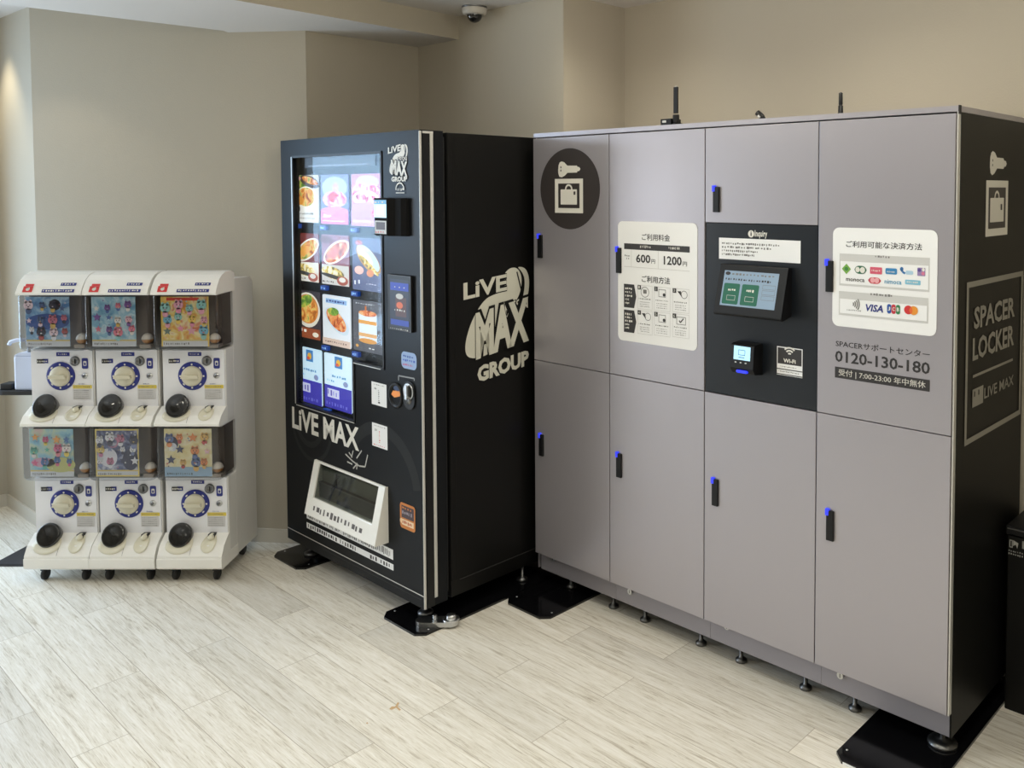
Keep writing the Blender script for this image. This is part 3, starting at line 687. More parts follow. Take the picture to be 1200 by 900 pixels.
def card(idx, px):
    """px: left x, top y, bottom y at left, right x"""
    a0, a1, z0, z1 = rr_(*px); w, h = a1-a0, z1-z0
    mb = MB(); S = Sheet(mb, RV(rec)); X = lambda f: a0+w*f; Z = lambda f: z0+h*f
    bg = {0: em(232, 230, 226), 1: em(120, 130, 180, .4), 2: em(206, 140, 186, .4), 3: em(120, 40, 34), 4: em(150, 96, 110), 5: em(96, 104, 140), 6: em(58, 52, 60), 7: em(226, 232, 240), 8: em(84, 84, 92), 9: em(200, 226, 242, .7), 10: em(206, 228, 242, .7)}[idx]
    S.plate(a0, a1, z0, z1, bg, r=0.006, t=0.004)
    def el(x, y, rx, ry, m, rot=0): S.oval(X(x), Z(y), w*rx, h*ry, m, 26, rot); S.up()
    def bar(x0, x1, y0, y1, m): S.rect(X(x0), X(x1), Z(y0), Z(y1), m); S.up()
    if idx == 0:
        bar(0, 1, .52, 1, em(196, 190, 176)); el(.3, .74, .26, .26, food_d, .3); el(.66, .86, .42, .12, em(70, 50, 40), -.2); el(.68, .88, .34, .07, food_a, -.2)
        el(.5, .52, .44, .24, em(246, 240, 226)); el(.5, .54, .38, .20, food_a); el(.28, .46, .14, .09, em(226, 150, 60)); bar(.05, .95, .02, .24, em(236, 236, 234))
        S.scribble(X(.08), X(.9), Z(.16), Z(.21), em(120, 110, 110, .2), 12); S.scribble(X(.08), X(.9), Z(.07), Z(.11), em(150, 120, 110, .2), 14); S.oval(X(.2), Z(.93), w*.12, h*.045, em(200, 150, 150), 16)
    elif idx == 1:
        el(.5, .74, .46, .22, em(176, 190, 222)); el(.5, .5, .44, .17, food_c); el(.46, .54, .2, .1, em(222, 60, 84)); el(.7, .46, .2, .1, food_c); el(.55, .74, .12, .1, em(206, 170, 190)); bar(0, 1, 0, .27, em(222, 120, 180)); el(.5, .27, .5, .08, em(222, 130, 184))
        S.text('いちご', X(.1), X(.42), Z(.12), Z(.2), em(250, 246, 250), .02) if False else S.scribble(X(.1), X(.4), Z(.12), Z(.2), em(250, 246, 250), 3, .9); S.scribble(X(.08), X(.9), Z(.05), Z(.08), em(250, 246, 250), 12)
    elif idx == 2:
        el(.55, .84, .4, .13, em(206, 190, 226)); el(.28, .68, .26, .14, food_c); el(.72, .66, .26, .12, food_c); el(.5, .54, .44, .14, em(250, 240, 246)); el(.35, .56, .18, .08, food_c); el(.7, .5, .2, .09, food_c); el(.5, .36, .48, .1, em(200, 150, 214)); bar(0, 1, 0, .3, em(196, 146, 214))
        el(.85, .25, .14, .08, food_c); S.scribble(X(.1), X(.8), Z(.07), Z(.12), em(252, 246, 252), 9)
    elif idx in (3, 4):
        bar(0, 1, 0, .40, em(232, 226, 214) if idx == 3 else em(214, 210, 206)); el(.55, .66, .5, .2, em(246, 236, 224), .35); el(.55, .66, .45, .165, food_a if idx == 3 else food_b, .35); el(.45, .64, .2, .09, em(244, 170, 80) if idx == 3 else em(220, 110, 84), .3)
        el(.2, .9, .24, .08, em(110, 50, 50)); el(.42, .24, .42, .12, food_n, -.1); el(.42, .17, .44, .04, em(60, 56, 50), -.1); el(.78, .1, .2, .09, em(170, 90, 74)); el(.78, .12, .12, .05, em(236, 226, 216)); S.scribble(X(.05), X(.5), Z(.04), Z(.08), em(90, 80, 80, .3), 6)
    elif idx == 5:
        el(.55, .6, .46, .19, em(196, 150, 84), -.5); el(.55, .62, .42, .165, em(206, 226, 236), -.5); el(.5, .62, .24, .09, em(236, 240, 232), -.5); el(.55, .5, .4, .06, food_n, -.5); el(.24, .38, .16, .08, em(236, 190, 180)); el(.62, .34, .12, .07, em(226, 150, 110)); el(.25, .9, .13, .05, em(190, 120, 130))
        S.scribble(X(.08), X(.35), Z(.1), Z(.2), em(236, 236, 244), 2, .8); S.scribble(X(.5), X(.85), Z(.12), Z(.15), em(206, 206, 220), 4)
    elif idx == 6:
        el(.5, .6, .5, .37, em(228, 220, 206)); el(.5, .62, .43, .31, em(206, 130, 60)); el(.5, .6, .4, .27, food_a); el(.42, .78, .3, .12, food_d, .3); bar(0, 1, 0, .22, em(150, 74, 40)); S.scribble(X(.08), X(.5), Z(.12), Z(.2), em(246, 240, 230), 3, .9); el(.82, .1, .12, .05, em(236, 226, 206))
    elif idx == 7:
        bar(.12, .88, .84, .93, em(150, 180, 220)); S.scribble(X(.15), X(.84), Z(.86), Z(.91), em(60, 84, 150, .3), 7, .9); el(.52, .5, .46, .2, em(206, 216, 230), -.4); el(.5, .52, .38, .17, food_b, -.4); el(.4, .68, .2, .08, food_d); bar(0, 1, 0, .14, em(214, 190, 176)); S.scribble(X(.1), X(.9), Z(.05), Z(.09), em(140, 100, 90, .3), 10)
    elif idx == 8:
        bar(.2, .8, .22, .76, em(226, 236, 244)); el(.5, .76, .30, .06, food_b); el(.5, .22, .3, .05, em(214, 150, 74)); bar(.2, .8, .55, .62, em(226, 160, 74)); bar(.2, .8, .30, .37, em(222, 170, 110)); el(.45, .86, .03, .05, em(200, 110, 40)); el(.15, .1, .05, .03, em(214, 160, 80)); S.scribble(X(.12), X(.8), Z(.93), Z(.955), em(210, 210, 214), 8); S.scribble(X(.55), X(.75), Z(.07), Z(.1), em(236, 236, 236), 2, .9)
    else:
        bar(0, 1, 0, .42, em(62, 56, 170, .6)); bar(.4, .68, .76, .97, em(70, 130, 190)); el(.54, .86, .08, .06, em(230, 176, 60)); el(.5, .82, .06, .03, em(214, 90, 60)); S.scribble(X(.3), X(.84), Z(.58), Z(.63), em(120, 160, 196, .4), 6, .9); S.scribble(X(.12), X(.4), Z(.49), Z(.53), em(130, 160, 196, .4), 4)
        bar(.12, .56, .2, .36, em(206, 206, 240)); S.scribble(X(.14), X(.54), Z(.22), Z(.34), em(84, 76, 170, .4), 4, .6); el(.8, .5, .09, .05, em(140, 150, 190)); S.scribble(X(.08), X(.9), Z(.05), Z(.12), em(120, 120, 206, .5), 8)
    mb.build('product_card', V)
    # price button below the card
    mb = MB(); bx0, bz = a0, z0-0.007
    mb.box(bx0, bx0+0.048, rec-0.014, rec, bz-0.019, bz, em(26, 66, 150, .5)); S = Sheet(mb, RV(rec-0.014)); S.scribble(bx0+0.008, bx0+0.04, bz-0.015, bz-0.004, em(150, 196, 240, .6), 3, .8)
    mb.build('price_button', V, bevel=0.001)
CARDS = [(345, 205.5, 260, 373), (376, 205, 262, 408.6), (411.6, 204, 264.5, 446.2), (345.2, 272.5, 327.6, 373.4), (376.8, 274.5, 332, 408.9), (412.8, 277.8, 338.6, 447.6),
         (346, 338.8, 392.8, 375.4), (378, 344.5, 402, 410.8), (413.6, 350.6, 409, 449), (347.4, 404.5, 467.5, 377), (380, 412.6, 475.5, 412)]
for i, c in enumerate(CARDS): card(i, c)

# marks on the door
def vsheet(h=0.0):
    mb = MB(); return mb, Sheet(mb, RV(-h))
lw = white_p
def wave_logo(S, F, P, m, bgm, fat):
    """two rounded ear shapes with lettering over them; P maps the artwork's own 0..1 frame to the face"""
    def sh(pts, mm): S.poly([P(*p) for p in pts], mm)
    def smooth(pts, n=3):
        out = pts
        for _ in range(n):
            q = []
            for a, b in zip(out, out[1:]+out[:1]): q += [(a[0]*.75+b[0]*.25, a[1]*.75+b[1]*.25), (a[0]*.25+b[0]*.75, a[1]*.25+b[1]*.75)]
            out = q
        return out
    outer = [(.80, .99), (.94, .97), (1.0, .86), (1.0, .72), (.95, .58), (.88, .50), (.86, .54), (.92, .70), (.93, .84), (.88, .93)]
    inner = [(.58, .90), (.68, .98), (.80, .98), (.87, .90), (.88, .78), (.83, .64), (.70, .52), (.62, .40), (.58, .30), (.50, .10), (.30, .03), (.14, .02), (.02, .06), (.0, .18), (.06, .36), (.16, .52), (.30, .66), (.44, .70), (.58, .72), (.62, .80)]
    sh(smooth(outer), m); sh(smooth(inner), m); S.up()
def logo_text(S, body, q, m, bgm, bold, slant, halo=0.022):
    w = q[1]-q[0]; h = q[3]-q[2]
    if halo:
        f = halo/ max(1, len(body))*3
        S.text(body, q[0]-w*f*.35, q[1]+w*f*.35, q[2]-h*.06, q[3]+h*.06, bgm, bold+0.07, 0, slant); S.up()
    S.text(body, q[0], q[1], q[2], q[3], m, bold, 0, slant); S.up()
def livemax_logo(S, F, R, live, blob, esn, mx, grp, m, bgm):
    b = R(*blob[:4]); P = lambda x, y: (b[0]+x*(b[1]-b[0]), b[2]+y*(b[3]-b[2])); wave_logo(S, F, P, m, bgm, 0)
    # black channel between the two ears
    for (x0, y0, x1, y1) in ((.80, .93, .90, .62), (.62, .60, .46, .20)):
        a, c = P(x0, y0), P(x1, y1); S.line([a, c], 0.006*(b[1]-b[0])/0.3, bgm)
    S.up()
    logo_text(S, 'LiVE', R(*live[:4]), m, bgm, 0.03, live[4]); logo_text(S, 'RESN', R(*esn[:4]), m, bgm, 0.01, esn[4]); logo_text(S, 'MAX', R(*mx[:4]), m, bgm, 0.045, mx[4])
    q = R(*grp[:4]); S.text('GROUP', *q, m, 0.05, 0, grp[4])
# on the right side of the cabinet
mb = MB(); S = Sheet(mb, lambda a, z, hh: (VW-0.004+hh, a, z))
lw2 = pm(206, 204, 190)
livemax_logo(S, VS, rs, (543.5, 332, 352, 594.5, 0.02), (544.5, 316.5, 425, 621, 0), (592, 356, 370, 619, 0.02), (557.5, 367, 422, 620, 0.04), (559.5, 429.5, 449, 620, 0.03), lw2, side_black)
VCAB = [o for o in bpy.data.objects if o.parent == V and o.name.startswith('cabinet')][0]
mb.build('side_logo', VCAB, label='white LiVE MAX GROUP logo')
# small logo at the top of the door
mb, S = vsheet()
livemax_logo(S, VF, rv, (455, 173, 180.5, 470, 0.01), (456, 169.5, 205, 478, 0), (466, 184, 190, 477.5, 0.0), (459, 187, 204.5, 478, -0.01), (459.5, 207, 213, 478, 0.0), lw, door_blk)
q = rv(463.5, 218, 226.5, 475.5); w = q[1]-q[0]; h = q[3]-q[2]
S.ring((q[0]+q[1])/2, q[2]+h*.45, w*.36, w*.44, lw, 0, PI, 16); S.scribble(q[0]+w*.1, q[1]-w*.1, q[2]+h*.3, q[2]+h*.75, lw, 5, .8); S.rect(q[0]+w*.1, q[1]-w*.05, q[2], q[2]+h*.12, lw)
mb.build('door_logo', VDOOR, label='small white logo')
# swooshes and big lettering
mb, S = vsheet(); sw = mat('dark_grey_print', s2l(36, 37, 38), 0.4, spec=0.15)
c1 = VF(447, 574); S.ring(c1[0], c1[1], 0.215, 0.262, sw, math.acos(min(1, (VW-0.012-c1[0])/0.262)), 2.5, 40)
c2 = VF(362, 490); S.ring(c2[0], c2[1], 0.10, 0.125, sw, PI*0.95, PI*1.95, 30); S.ring(c2[0]+0.02, c2[1]-0.015, 0.15, 0.168, sw, PI*0.98, PI*1.9, 30); S.up()
q = rv(342.4, 477, 501, 420.6); S.text('LiVE MAX', q[0], q[1], q[2], q[3]+0.004, lw, 0.03)
mb.build('lettering', VDOOR, label='white LiVE MAX lettering')
mb, S = vsheet()
pp = lambda *ps: [VF(*p) for p in ps]
for s_ in (((405, 532), (413, 540), (421, 546), (428, 547), (431, 533)), ((412, 536), (414, 528)), ((407, 541), (413, 544)), ((418, 537), (424, 528)), ((414, 549), (419, 543), (418, 550)), ((409, 530), (413, 536))):
    S.line(pp(*s_), 0.006, pm(190, 188, 182))
mb.build('autograph', VDOOR, label='thin white scribbled signature')
# card reader beside the window
a0, a1, z0, z1 = rv(448.6, 232, 275, 467); a1b = VF(482, 252)[0]
mb = MB(); xm = a0+(a1-a0)*1.0
mb.prism([(a0, -0.0), (a0, -0.035), (a0+0.012, -0.045), (a1, -0.048), (a1+0.02, -0.03), (a1b-0.028, -0.026), (a1b-0.012, -0.014), (a1b-0.008, 0)], z0, z1, mat('matte_black', (0.004, 0.004, 0.0045), 0.75, spec=0.15), 'z'); RD = mb.build('card_reader', V, bevel=0.004)
mb = MB(); S = Sheet(mb, lambda a, z, hh: (a, -0.0475-hh, z)); w = a1-a0; h = z1-z0
S.rect(a0+0.016, a1-0.006, z0+h*.48, z1-h*.05, screen_w); S.up(); S.rect(a0+0.03, a1-0.02, z0+h*.55, z0+h*.80, em(220, 240, 248)); S.rect(a0+0.016, a1-0.006, z0+h*.84, z1-h*.05, em(90, 150, 190, .5)); S.up(); S.scribble(a0+0.02, a1-0.012, z0+h*.86, z0+h*.92, white_p, 3)
S.rect(a0+0.020, a1-0.006, z0+h*.05, z0+h*.40, pale); S.up(); S.rect(a0+0.028, a1-0.014, z0+h*.16, z0+h*.36, pm(90, 80, 84)); S.scribble(a0+0.024, a1-0.012, z0+h*.07, z0+h*.12, red, 4)
mb.build('screen', RD)
# payment tablet
q = rv(457.5, 320.5, 385, 485); mb = MB(); mb.box(q[0], q[1], -0.012, 0, q[2], q[3], black); TB = mb.build('payment_tablet', V, bevel=0.004)
mb = MB(); S = Sheet(mb, RV(-0.012)); a0, a1, z0, z1 = q; w, h = a1-a0, z1-z0
S.frame(a0+0.002, a1-0.002, z0+0.002, z1-0.002, 0.0015, pm(110, 112, 116)); S.rect(a0+w*.1, a1-w*.08, z0+h*.07, z1-h*.08, em(12, 20, 44, .3)); S.up()
S.rect(a0+w*.12, a1-w*.1, z0+h*.72, z0+h*.86, em(24, 50, 150, .5)); S.rect(a0+w*.12, a1-w*.1, z0+h*.1, z0+h*.2, em(24, 50, 140, .5)); S.rect(a0+w*.34, a1-w*.2, z0+h*.26, z0+h*.6, em(70, 40, 40, .4)); S.up()
S.oval(a0+w*.52, z0+h*.62, w*.16, h*.05, pale); S.oval(a0+w*.52, z0+h*.46, w*.14, h*.06, em(190, 90, 50, .4)); S.scribble(a0+w*.3, a1-w*.2, z0+h*.35, z0+h*.39, white_p, 5)
for k in range(3): S.rect(a0+w*(.3+.2*k), a0+w*(.34+.2*k), z0+h*.77, z0+h*.79, white_p)
S.scribble(a0+w*.1, a1-w*.1, z0+h*.02, z0+h*.05, pale, 9)
mb.build('screen', TB)
# stickers and notices
mb, S = vsheet(); a0, a1, z0, z1 = rv(470.5, 411, 430.5, 488.5); S.plate(a0, a1, z0, z1, blue_s, r=0.02, t=0.0006); w, h = a1-a0, z1-z0
S.scribble(a0+w*.12, a1-w*.2, z0+h*.66, z0+h*.80, pm(60, 90, 170), 5, .9); S.scribble(a0+w*.1, a1-w*.08, z0+h*.42, z0+h*.58, pm(70, 100, 190), 6, .9); S.scribble(a0+w*.1, a1-w*.2, z0+h*.16, z0+h*.30, pm(190, 110, 150), 6, .9)
mb.build('blue_sticker', VDOOR, label='pale blue sticker')
for k, (xl, yt, yb, xr) in enumerate(((435.6, 446.5, 473, 453.3), (436.2, 494.5, 521.5, 454.2))):
    mb, S = vsheet(); a0, a1, z0, z1 = rv(xl, yt, yb, xr); S.plate(a0, a1, z0, z1, white_s, t=0.0006); w, h = a1-a0, z1-z0
    for j in range(6): S.scribble(a0+w*.46, a0+w*.54, z0+h*(.2+.09*j), z0+h*(.26+.09*j), ink if k == 0 else red, 1, 1)
    S.scribble(a0+w*.15, a1-w*.1, z0+h*.88, z0+h*.92, ink2, 8); S.oval(a0+w*.5, z0+h*.14, w*.07, h*.04, ink, 10) if k == 0 else S.scribble(a0+w*.1, a1-w*.1, z0+h*.06, z0+h*.1, red, 6)
    S.scribble(a0+w*.2, a0+w*.36, z0+h*.66, z0+h*.78, ink2, 2)
    mb.build('paper_notice', VDOOR, label=('white notice with dark print', 'white notice with red print')[k])
mb, S = vsheet(); a0, a1, z0, z1 = rv(469, 587.5, 617, 486.8); S.plate(a0, a1, z0, z1, amber_s, r=0.012, t=0.0006); w, h = a1-a0, z1-z0
S.rect(a0+w*.1, a1-w*.08, z0+h*.42, z1-h*.1, pm(70, 54, 60)); S.up(); S.scribble(a0+w*.15, a1-w*.14, z0+h*.76, z0+h*.86, amber_s, 4, .8); S.scribble(a0+w*.14, a1-w*.14, z0+h*.55, z0+h*.70, pm(150, 140, 150), 5, .8)
S.rect(a0+w*.12, a1-w*.1, z0+h*.14, z0+h*.36, pm(240, 214, 180)); S.up(); S.scribble(a0+w*.16, a1-w*.14, z0+h*.18, z0+h*.32, pm(190, 90, 40), 6, .8); S.oval(a0+w*.1, z0+h*.28, w*.1, h*.1, pm(240, 206, 160), 16)
mb.build('orange_sticker', VDOOR, label='orange and brown sticker')
# coin return
a0, a1, z0, z1 = rv(456.5, 446, 476, 472.5); mb = MB()
mb.lathe([(0.030, 0.002), (0.032, -0.006), (0.026, -0.007), (0.024, 0.0), (1e-4, 0.001)], ((a0+a1)/2, 0, 0), black, 26, 'y')
mb.v = [(x, y, (z0+z1)/2+z*(z1-z0)*.5/0.032) for x, y, z in mb.v]; mb.v = [((a0+a1)/2+(x-(a0+a1)/2)*(a1-a0)*.5/0.032, y, z) for x, y, z in mb.v]
S = Sheet(mb, RV(0)); w, h = a1-a0, z1-z0
S.h = 0.003; S.poly([(a0+w*.16, z0+h*.5), (a0+w*.3, z0+h*.66), (a1-w*.12, z0+h*.72), (a1-w*.2, z0+h*.5), (a0+w*.4, z0+h*.40)], em(214, 130, 50, .3)); S.up(); S.oval(a0+w*.6, z0+h*.78, w*.26, h*.1, pm(40, 60, 100), 16)
CR = mb.build('coin_return', V, label='coin cup with an orange flap')
a0, a1, z0, z1 = rv(473.8, 445, 478, 487); mb = MB(); cx = (a0+a1)/2; w, h = a1-a0, z1-z0
pts = [(cx+w*.5*math.cos(t), z1-w*.5+w*.5*math.sin(t)) for t in [PI*k/10 for k in range(11)]]+[(cx-w*.5*math.cos(t), z0+w*.5-w*.5*math.sin(t)) for t in [PI*k/10 for k in range(11)]]
mb.prism(pts, -0.006, 0, black, 'y'); mb.lathe([(w*.42, -.006), (w*.46, -.009), (w*.36, -.009), (w*.34, -.006)], (cx, 0, z1-w*.55), steel, 22, 'y')
mb.box(cx-0.006, cx+0.006, -0.02, -0.004, z1-w*.95, z1-w*.2, steel); mb.lathe([(1e-4, -.010), (w*.2, -.010), (w*.22, -.006)], (cx, 0, z0+w*.5), dsteel, 16, 'y')
mb.build('return_lever', CR, label='silver return lever')
mb, S = vsheet(); S.line([VF(467.2, 446), VF(467.2, 440.2), VF(485.6, 443.6), VF(485.6, 446.2)], 0.005, pm(150, 150, 150)); mb.build('outline_mark', VDOOR)
# dispensing port: white hood that leans out at the bottom
a0, a1, z0, z1 = rv(372.8, 539.5, 588, 452.8); zb2 = rv(366, 548, 597, 453)[2]; z0 = VF(453.5, 635)[1]; zt2 = VF(372.8, 538.3)[1]
ha = VF(368, 597)[0]-0.0; hood_y = -0.045
iw0, _ = VF(380.5, 545); iw1, _ = VF(445, 570)
x0, x1 = VF(371.6, 540)[0], VF(455, 600)[0]
mb = MB(); zi1 = zt2-0.009; zi0 = z0+0.074
yf = lambda z: -0.012-(zt2-z)/(zt2-z0)*0.050
def plank(xa, xb, za, zb_): mb.prism([(0.0, za), (yf(za), za), (yf(zb_), zb_), (0.0, zb_)], xa, xb, white_s if False else gwhite, 'x')
plank(x0, x0+0.042, z0, zt2); plank(x1-0.042, x1, z0, zt2); plank(x0+0.042, x1-0.042, zi1, zt2); plank(x0+0.042, x1-0.042, z0, zi0)
S = Sheet(mb, lambda a, z, hh: (a, yf(z)-hh, z)); S.scribble(x0+0.06, x1-0.09, z0+0.024, z0+0.050, pm(90, 84, 82), 14, .8)
DP = mb.build('dispensing_port', V, bevel=0.006, label='white dispensing port')
mb = MB(); mb.box(x0+0.035, x1-0.035, 0.0-0.0005, 0.001, zi0-0.01, zi1+0.01, black); mb.build('port_back', DP)
smoke = mat('smoked_flap', s2l(78, 82, 78), 0.12, coat=0.5)
mb = MB(); m_ = 0.003
mb.prism([(yf(zi0)+0.014, zi0), (yf(zi0)+0.006, zi0), (yf(zi1)+0.004, zi1), (yf(zi1)+0.008, zi1)], x0+0.044, x1-0.044, clear('smoked_clear', (0.62, 0.64, 0.62), 0.05, 0.02), 'x'); mb.build('flap', DP, label='smoked clear flap')
mb = MB(); mb.box(x0+0.05, x1-0.05, -0.020, -0.001, zi0, zi0+0.062, pm(84, 86, 90)); mb.box(x0+0.05, x1-0.05, -0.004, -0.001, zi0+0.062, zi1-0.012, pm(128, 128, 118)); mb.box(x0+0.05, x1-0.05, -0.021, -0.004, zi0+0.060, zi0+0.064, pm(40, 40, 42)); mb.box(x0+0.16, x0+0.165, -0.012, -0.002, zi0+0.064, zi1-0.02, pm(90, 90, 92)); mb.build('inner_shelf', DP)
# printed strips under the port
for nm, (xl, yt, yb, xr) in (('caution_strip', (359.6, 596.5, 607, 460.4)), ('caution_strip', (359.6, 611.5, 618, 460.8))):
    mb, S = vsheet(); a0, a1, z0, z1 = rv(xl, yt, yb, xr); S.plate(a0, a1, z0, z1, white_s, t=0.0006); w, h = a1-a0, z1-z0
    n = 60 if yt < 600 else 34
    for k in range(n):
        if random.random() < .85: S.rect(a0+w*(.02+.96*k/n), a0+w*(.02+.96*(k+random.uniform(.25, .75))/n), z0+h*random.uniform(.12, .3), z1-h*random.uniform(.1, .3), ink)
    mb.build(nm, VDOOR, label='white strip with dark print')
# feet
for (x, y, r) in ((0.09, 0.06, 0.03), (VW-0.09, 0.07, 0.03), (VW-0.03, VD-0.21, 0.022), (0.09, VD-0.1, 0.03)):
    mb = MB(); leveling_foot(mb, x, y, VZB+0.01, 0.0082, r); mb.build('foot', V)
# clamp bracket at the front corner
mb = MB(); cdir = Vector((math.cos(-YAW), math.sin(-YAW), 0)); c0 = Vector((VW-0.028, 0.012, 0)); c1 = c0+cdir*0.105; cs = Vector((-cdir.y, cdir.x, 0))*0.028
pts = []
for cc, a0 in ((c1, -PI/2), (c0, PI/2)):
    for k in range(9):
        q = a0+PI*k/8; p_ = cc+(cdir*math.cos(q)+Vector((-cdir.y, cdir.x, 0))*math.sin(q))*0.026; pts.append((p_.x, p_.y))
mb.prism(pts, 0.0083, 0.026, steel); mb.lathe([(0.031, 0.026), (0.031, 0.031), (0.018, 0.032), (0.018, 0.042), (0.011, 0.046), (1e-4, 0.046)], (c1.x, c1.y, 0), steel, 20)
mb.cyl((c0.x+cdir.x*0.045, c0.y+cdir.y*0.045, 0), 0.008, 0.026, 0.044, steel)
mb.build('anchor_clamp', V, bevel=0.002, label='silver anchor clamp')

# ------------------------------------------------------------------ black anchor plates on the floor
def anchor_plate(O, s0, s1, d0, d1, label, ch=0.03, th=0.0082, tag_mark=False):
    t = thing('anchor_plate', (O.x, O.y, 0), YAW, label, 'floor plate', 'anchor plates under the machines')
    mb = MB(); mb.prism([(s0+ch, d0), (s1-ch, d0), (s1, d0+ch), (s1, d1), (s0, d1), (s0, d0+ch)], 0.0, th, blackg); mb.build('plate', t, bevel=0.002)
    for x, y in ((s0+0.02, d0+0.055), (s1-0.02, d0+0.055)):
        mb = MB(); mb.lathe([(0.004, th), (0.004, th+0.001), (1e-4, th+0.0018)], (x, y, 0), steel, 12); mb.build('screw', t)
    if tag_mark:
        mb = MB(); mb.box(s0+0.035, s0+0.08, d0-0.0012, d0+0.0, 0.001, th-0.001, white_s); mb.build('edge_label', t)
    return t
anchor_plate(VO, -0.045, 0.203, -0.057, 0.66, 'black floor plate under the left front foot of the vending machine')
anchor_plate(VO, 0.795, 1.047, -0.052, 0.70, 'black floor plate with the silver clamp, under the vending machine\'s right side')
anchor_plate(LO, 0.0095, 0.247, -0.198, 0.50, 'black floor plate under the locker end beside the vending machine')
anchor_plate(LO, 1.425, 1.698, -0.205, 0.54, 'largest black floor plate in front, under the black sided locker end', tag_mark=True)

# ------------------------------------------------------------------ the three capsule toy machines
GX = [-2.404, -2.1375, -1.8625]; GW = 0.2665; GY = 3.505
gpanel = mat('white_front_panel', s2l(238, 238, 242), 0.35)
knob_m = mat('ivory_dial', s2l(214, 208, 186), 0.4)
inner_d = mat('dark_inner_case', s2l(96, 86, 80), 0.5)
card_blue = [mottle('card_seaside', [(0.30, (70, 110, 170)), (0.46, (120, 166, 206)), (0.60, (176, 206, 226)), (0.74, (90, 134, 186))], 22, 0.4),
             mottle('card_sky', [(0.30, (90, 150, 190)), (0.48, (150, 196, 216)), (0.62, (206, 226, 232)), (0.76, (120, 176, 206))], 26, 0.4),
             mottle('card_orange', [(0.30, (236, 150, 70)), (0.46, (240, 206, 110)), (0.58, (246, 232, 180)), (0.72, (226, 130, 90))], 24, 0.4),
             mottle('card_lagoon', [(0.30, (110, 170, 206)), (0.48, (160, 206, 220)), (0.62, (206, 222, 196)), (0.76, (226, 190, 190))], 20, 0.4),
             mottle('card_night', [(0.30, (56, 60, 96)), (0.46, (106, 116, 156)), (0.60, (206, 206, 222)), (0.74, (80, 84, 120))], 26, 0.4),
             mottle('card_cream', [(0.30, (232, 214, 150)), (0.46, (238, 226, 176)), (0.62, (244, 236, 206)), (0.78, (226, 196, 140))], 26, 0.4)]
ART = [[(206, 120, 140), (60, 60, 80), (240, 214, 220), (226, 190, 110), (90, 110, 150), (236, 236, 240), (180, 90, 90)],
       [(240, 190, 200), (90, 120, 180), (246, 236, 226), (226, 180, 90), (130, 90, 160), (236, 130, 150), (150, 206, 206)],
       [(240, 150, 180), (226, 90, 70), (150, 206, 200), (110, 130, 120), (246, 210, 100), (236, 170, 190), (120, 190, 220)],
       [(226, 110, 150), (246, 220, 100), (246, 236, 230), (240, 170, 90), (110, 190, 170), (236, 150, 160), (90, 130, 190)],
       [(236, 236, 242), (70, 70, 96), (206, 130, 160), (236, 206, 120), (140, 150, 190), (246, 246, 248), (60, 64, 90)],
       [(60, 64, 100), (240, 200, 210), (236, 150, 90), (206, 90, 90), (246, 246, 236), (100, 120, 170), (236, 190, 110)]]
def creature(S, x, z, r, cols):
    """a small round blob figure of the cards' cheerful print"""
    c = pm(*cols[0]); k = random.random()
    S.oval(x-r*.5, z+r*.8, r*.3, r*.4, c, 10); S.oval(x+r*.5, z+r*.8, r*.3, r*.4, c, 10)
    S.oval(x, z, r, r*.95, c, 16); S.oval(x, z-r*1.2, r*.6, r*.65, pm(*cols[1]), 12); S.up()
    S.oval(x-r*.35, z+r*.05, r*.1, r*.16, ink, 8); S.oval(x+r*.35, z+r*.05, r*.1, r*.16, ink, 8); S.oval(x, z-r*.3, r*.22, r*.12, pm(*cols[2]), 8); S.up()
def star(S, x, z, r, m, n=5):
    S.poly([(x+(r if k % 2 == 0 else r*.45)*math.sin(PI*k/n), z+(r if k % 2 == 0 else r*.45)*math.cos(PI*k/n)) for k in range(2*n)], m)
def rbox(mb, x0, x1, y0, y1, z0, z1, r, m, top=True):
    """box whose front upright edges and bottom front edge are rounded (the clear cover)"""
    prof = []
    out = [(x0, y1)]+[(x0+r-r*math.cos(PI/2*k/5), y0+r-r*math.sin(PI/2*k/5)) for k in range(6)]+[(x1-r+r*math.sin(PI/2*k/5), y0+r-r*math.cos(PI/2*k/5)) for k in range(6)]+[(x1, y1)]
    lev = [(z1, 0.0)]+[(z0+r-r*math.sin(PI/2*k/4), r-r*math.cos(PI/2*k/4)) for k in range(5)]
    cx = (x0+x1)/2; vs = []
    for z, ins in lev:
        for x, y in out:
            f = ins; vs.append((x+(f*.6 if x < cx else -f*.6), min(y1, y+f) if y < y1-1e-6 else y, z))
    n = len(out)
    fs = [(i*n+k, (i+1)*n+k, (i+1)*n+k+1, i*n+k+1) for i in range(len(lev)-1) for k in range(n-1)]
    mb.add(vs, fs, m, True); mb.add(vs[-n:], [tuple(range(n))], m)
    return mb
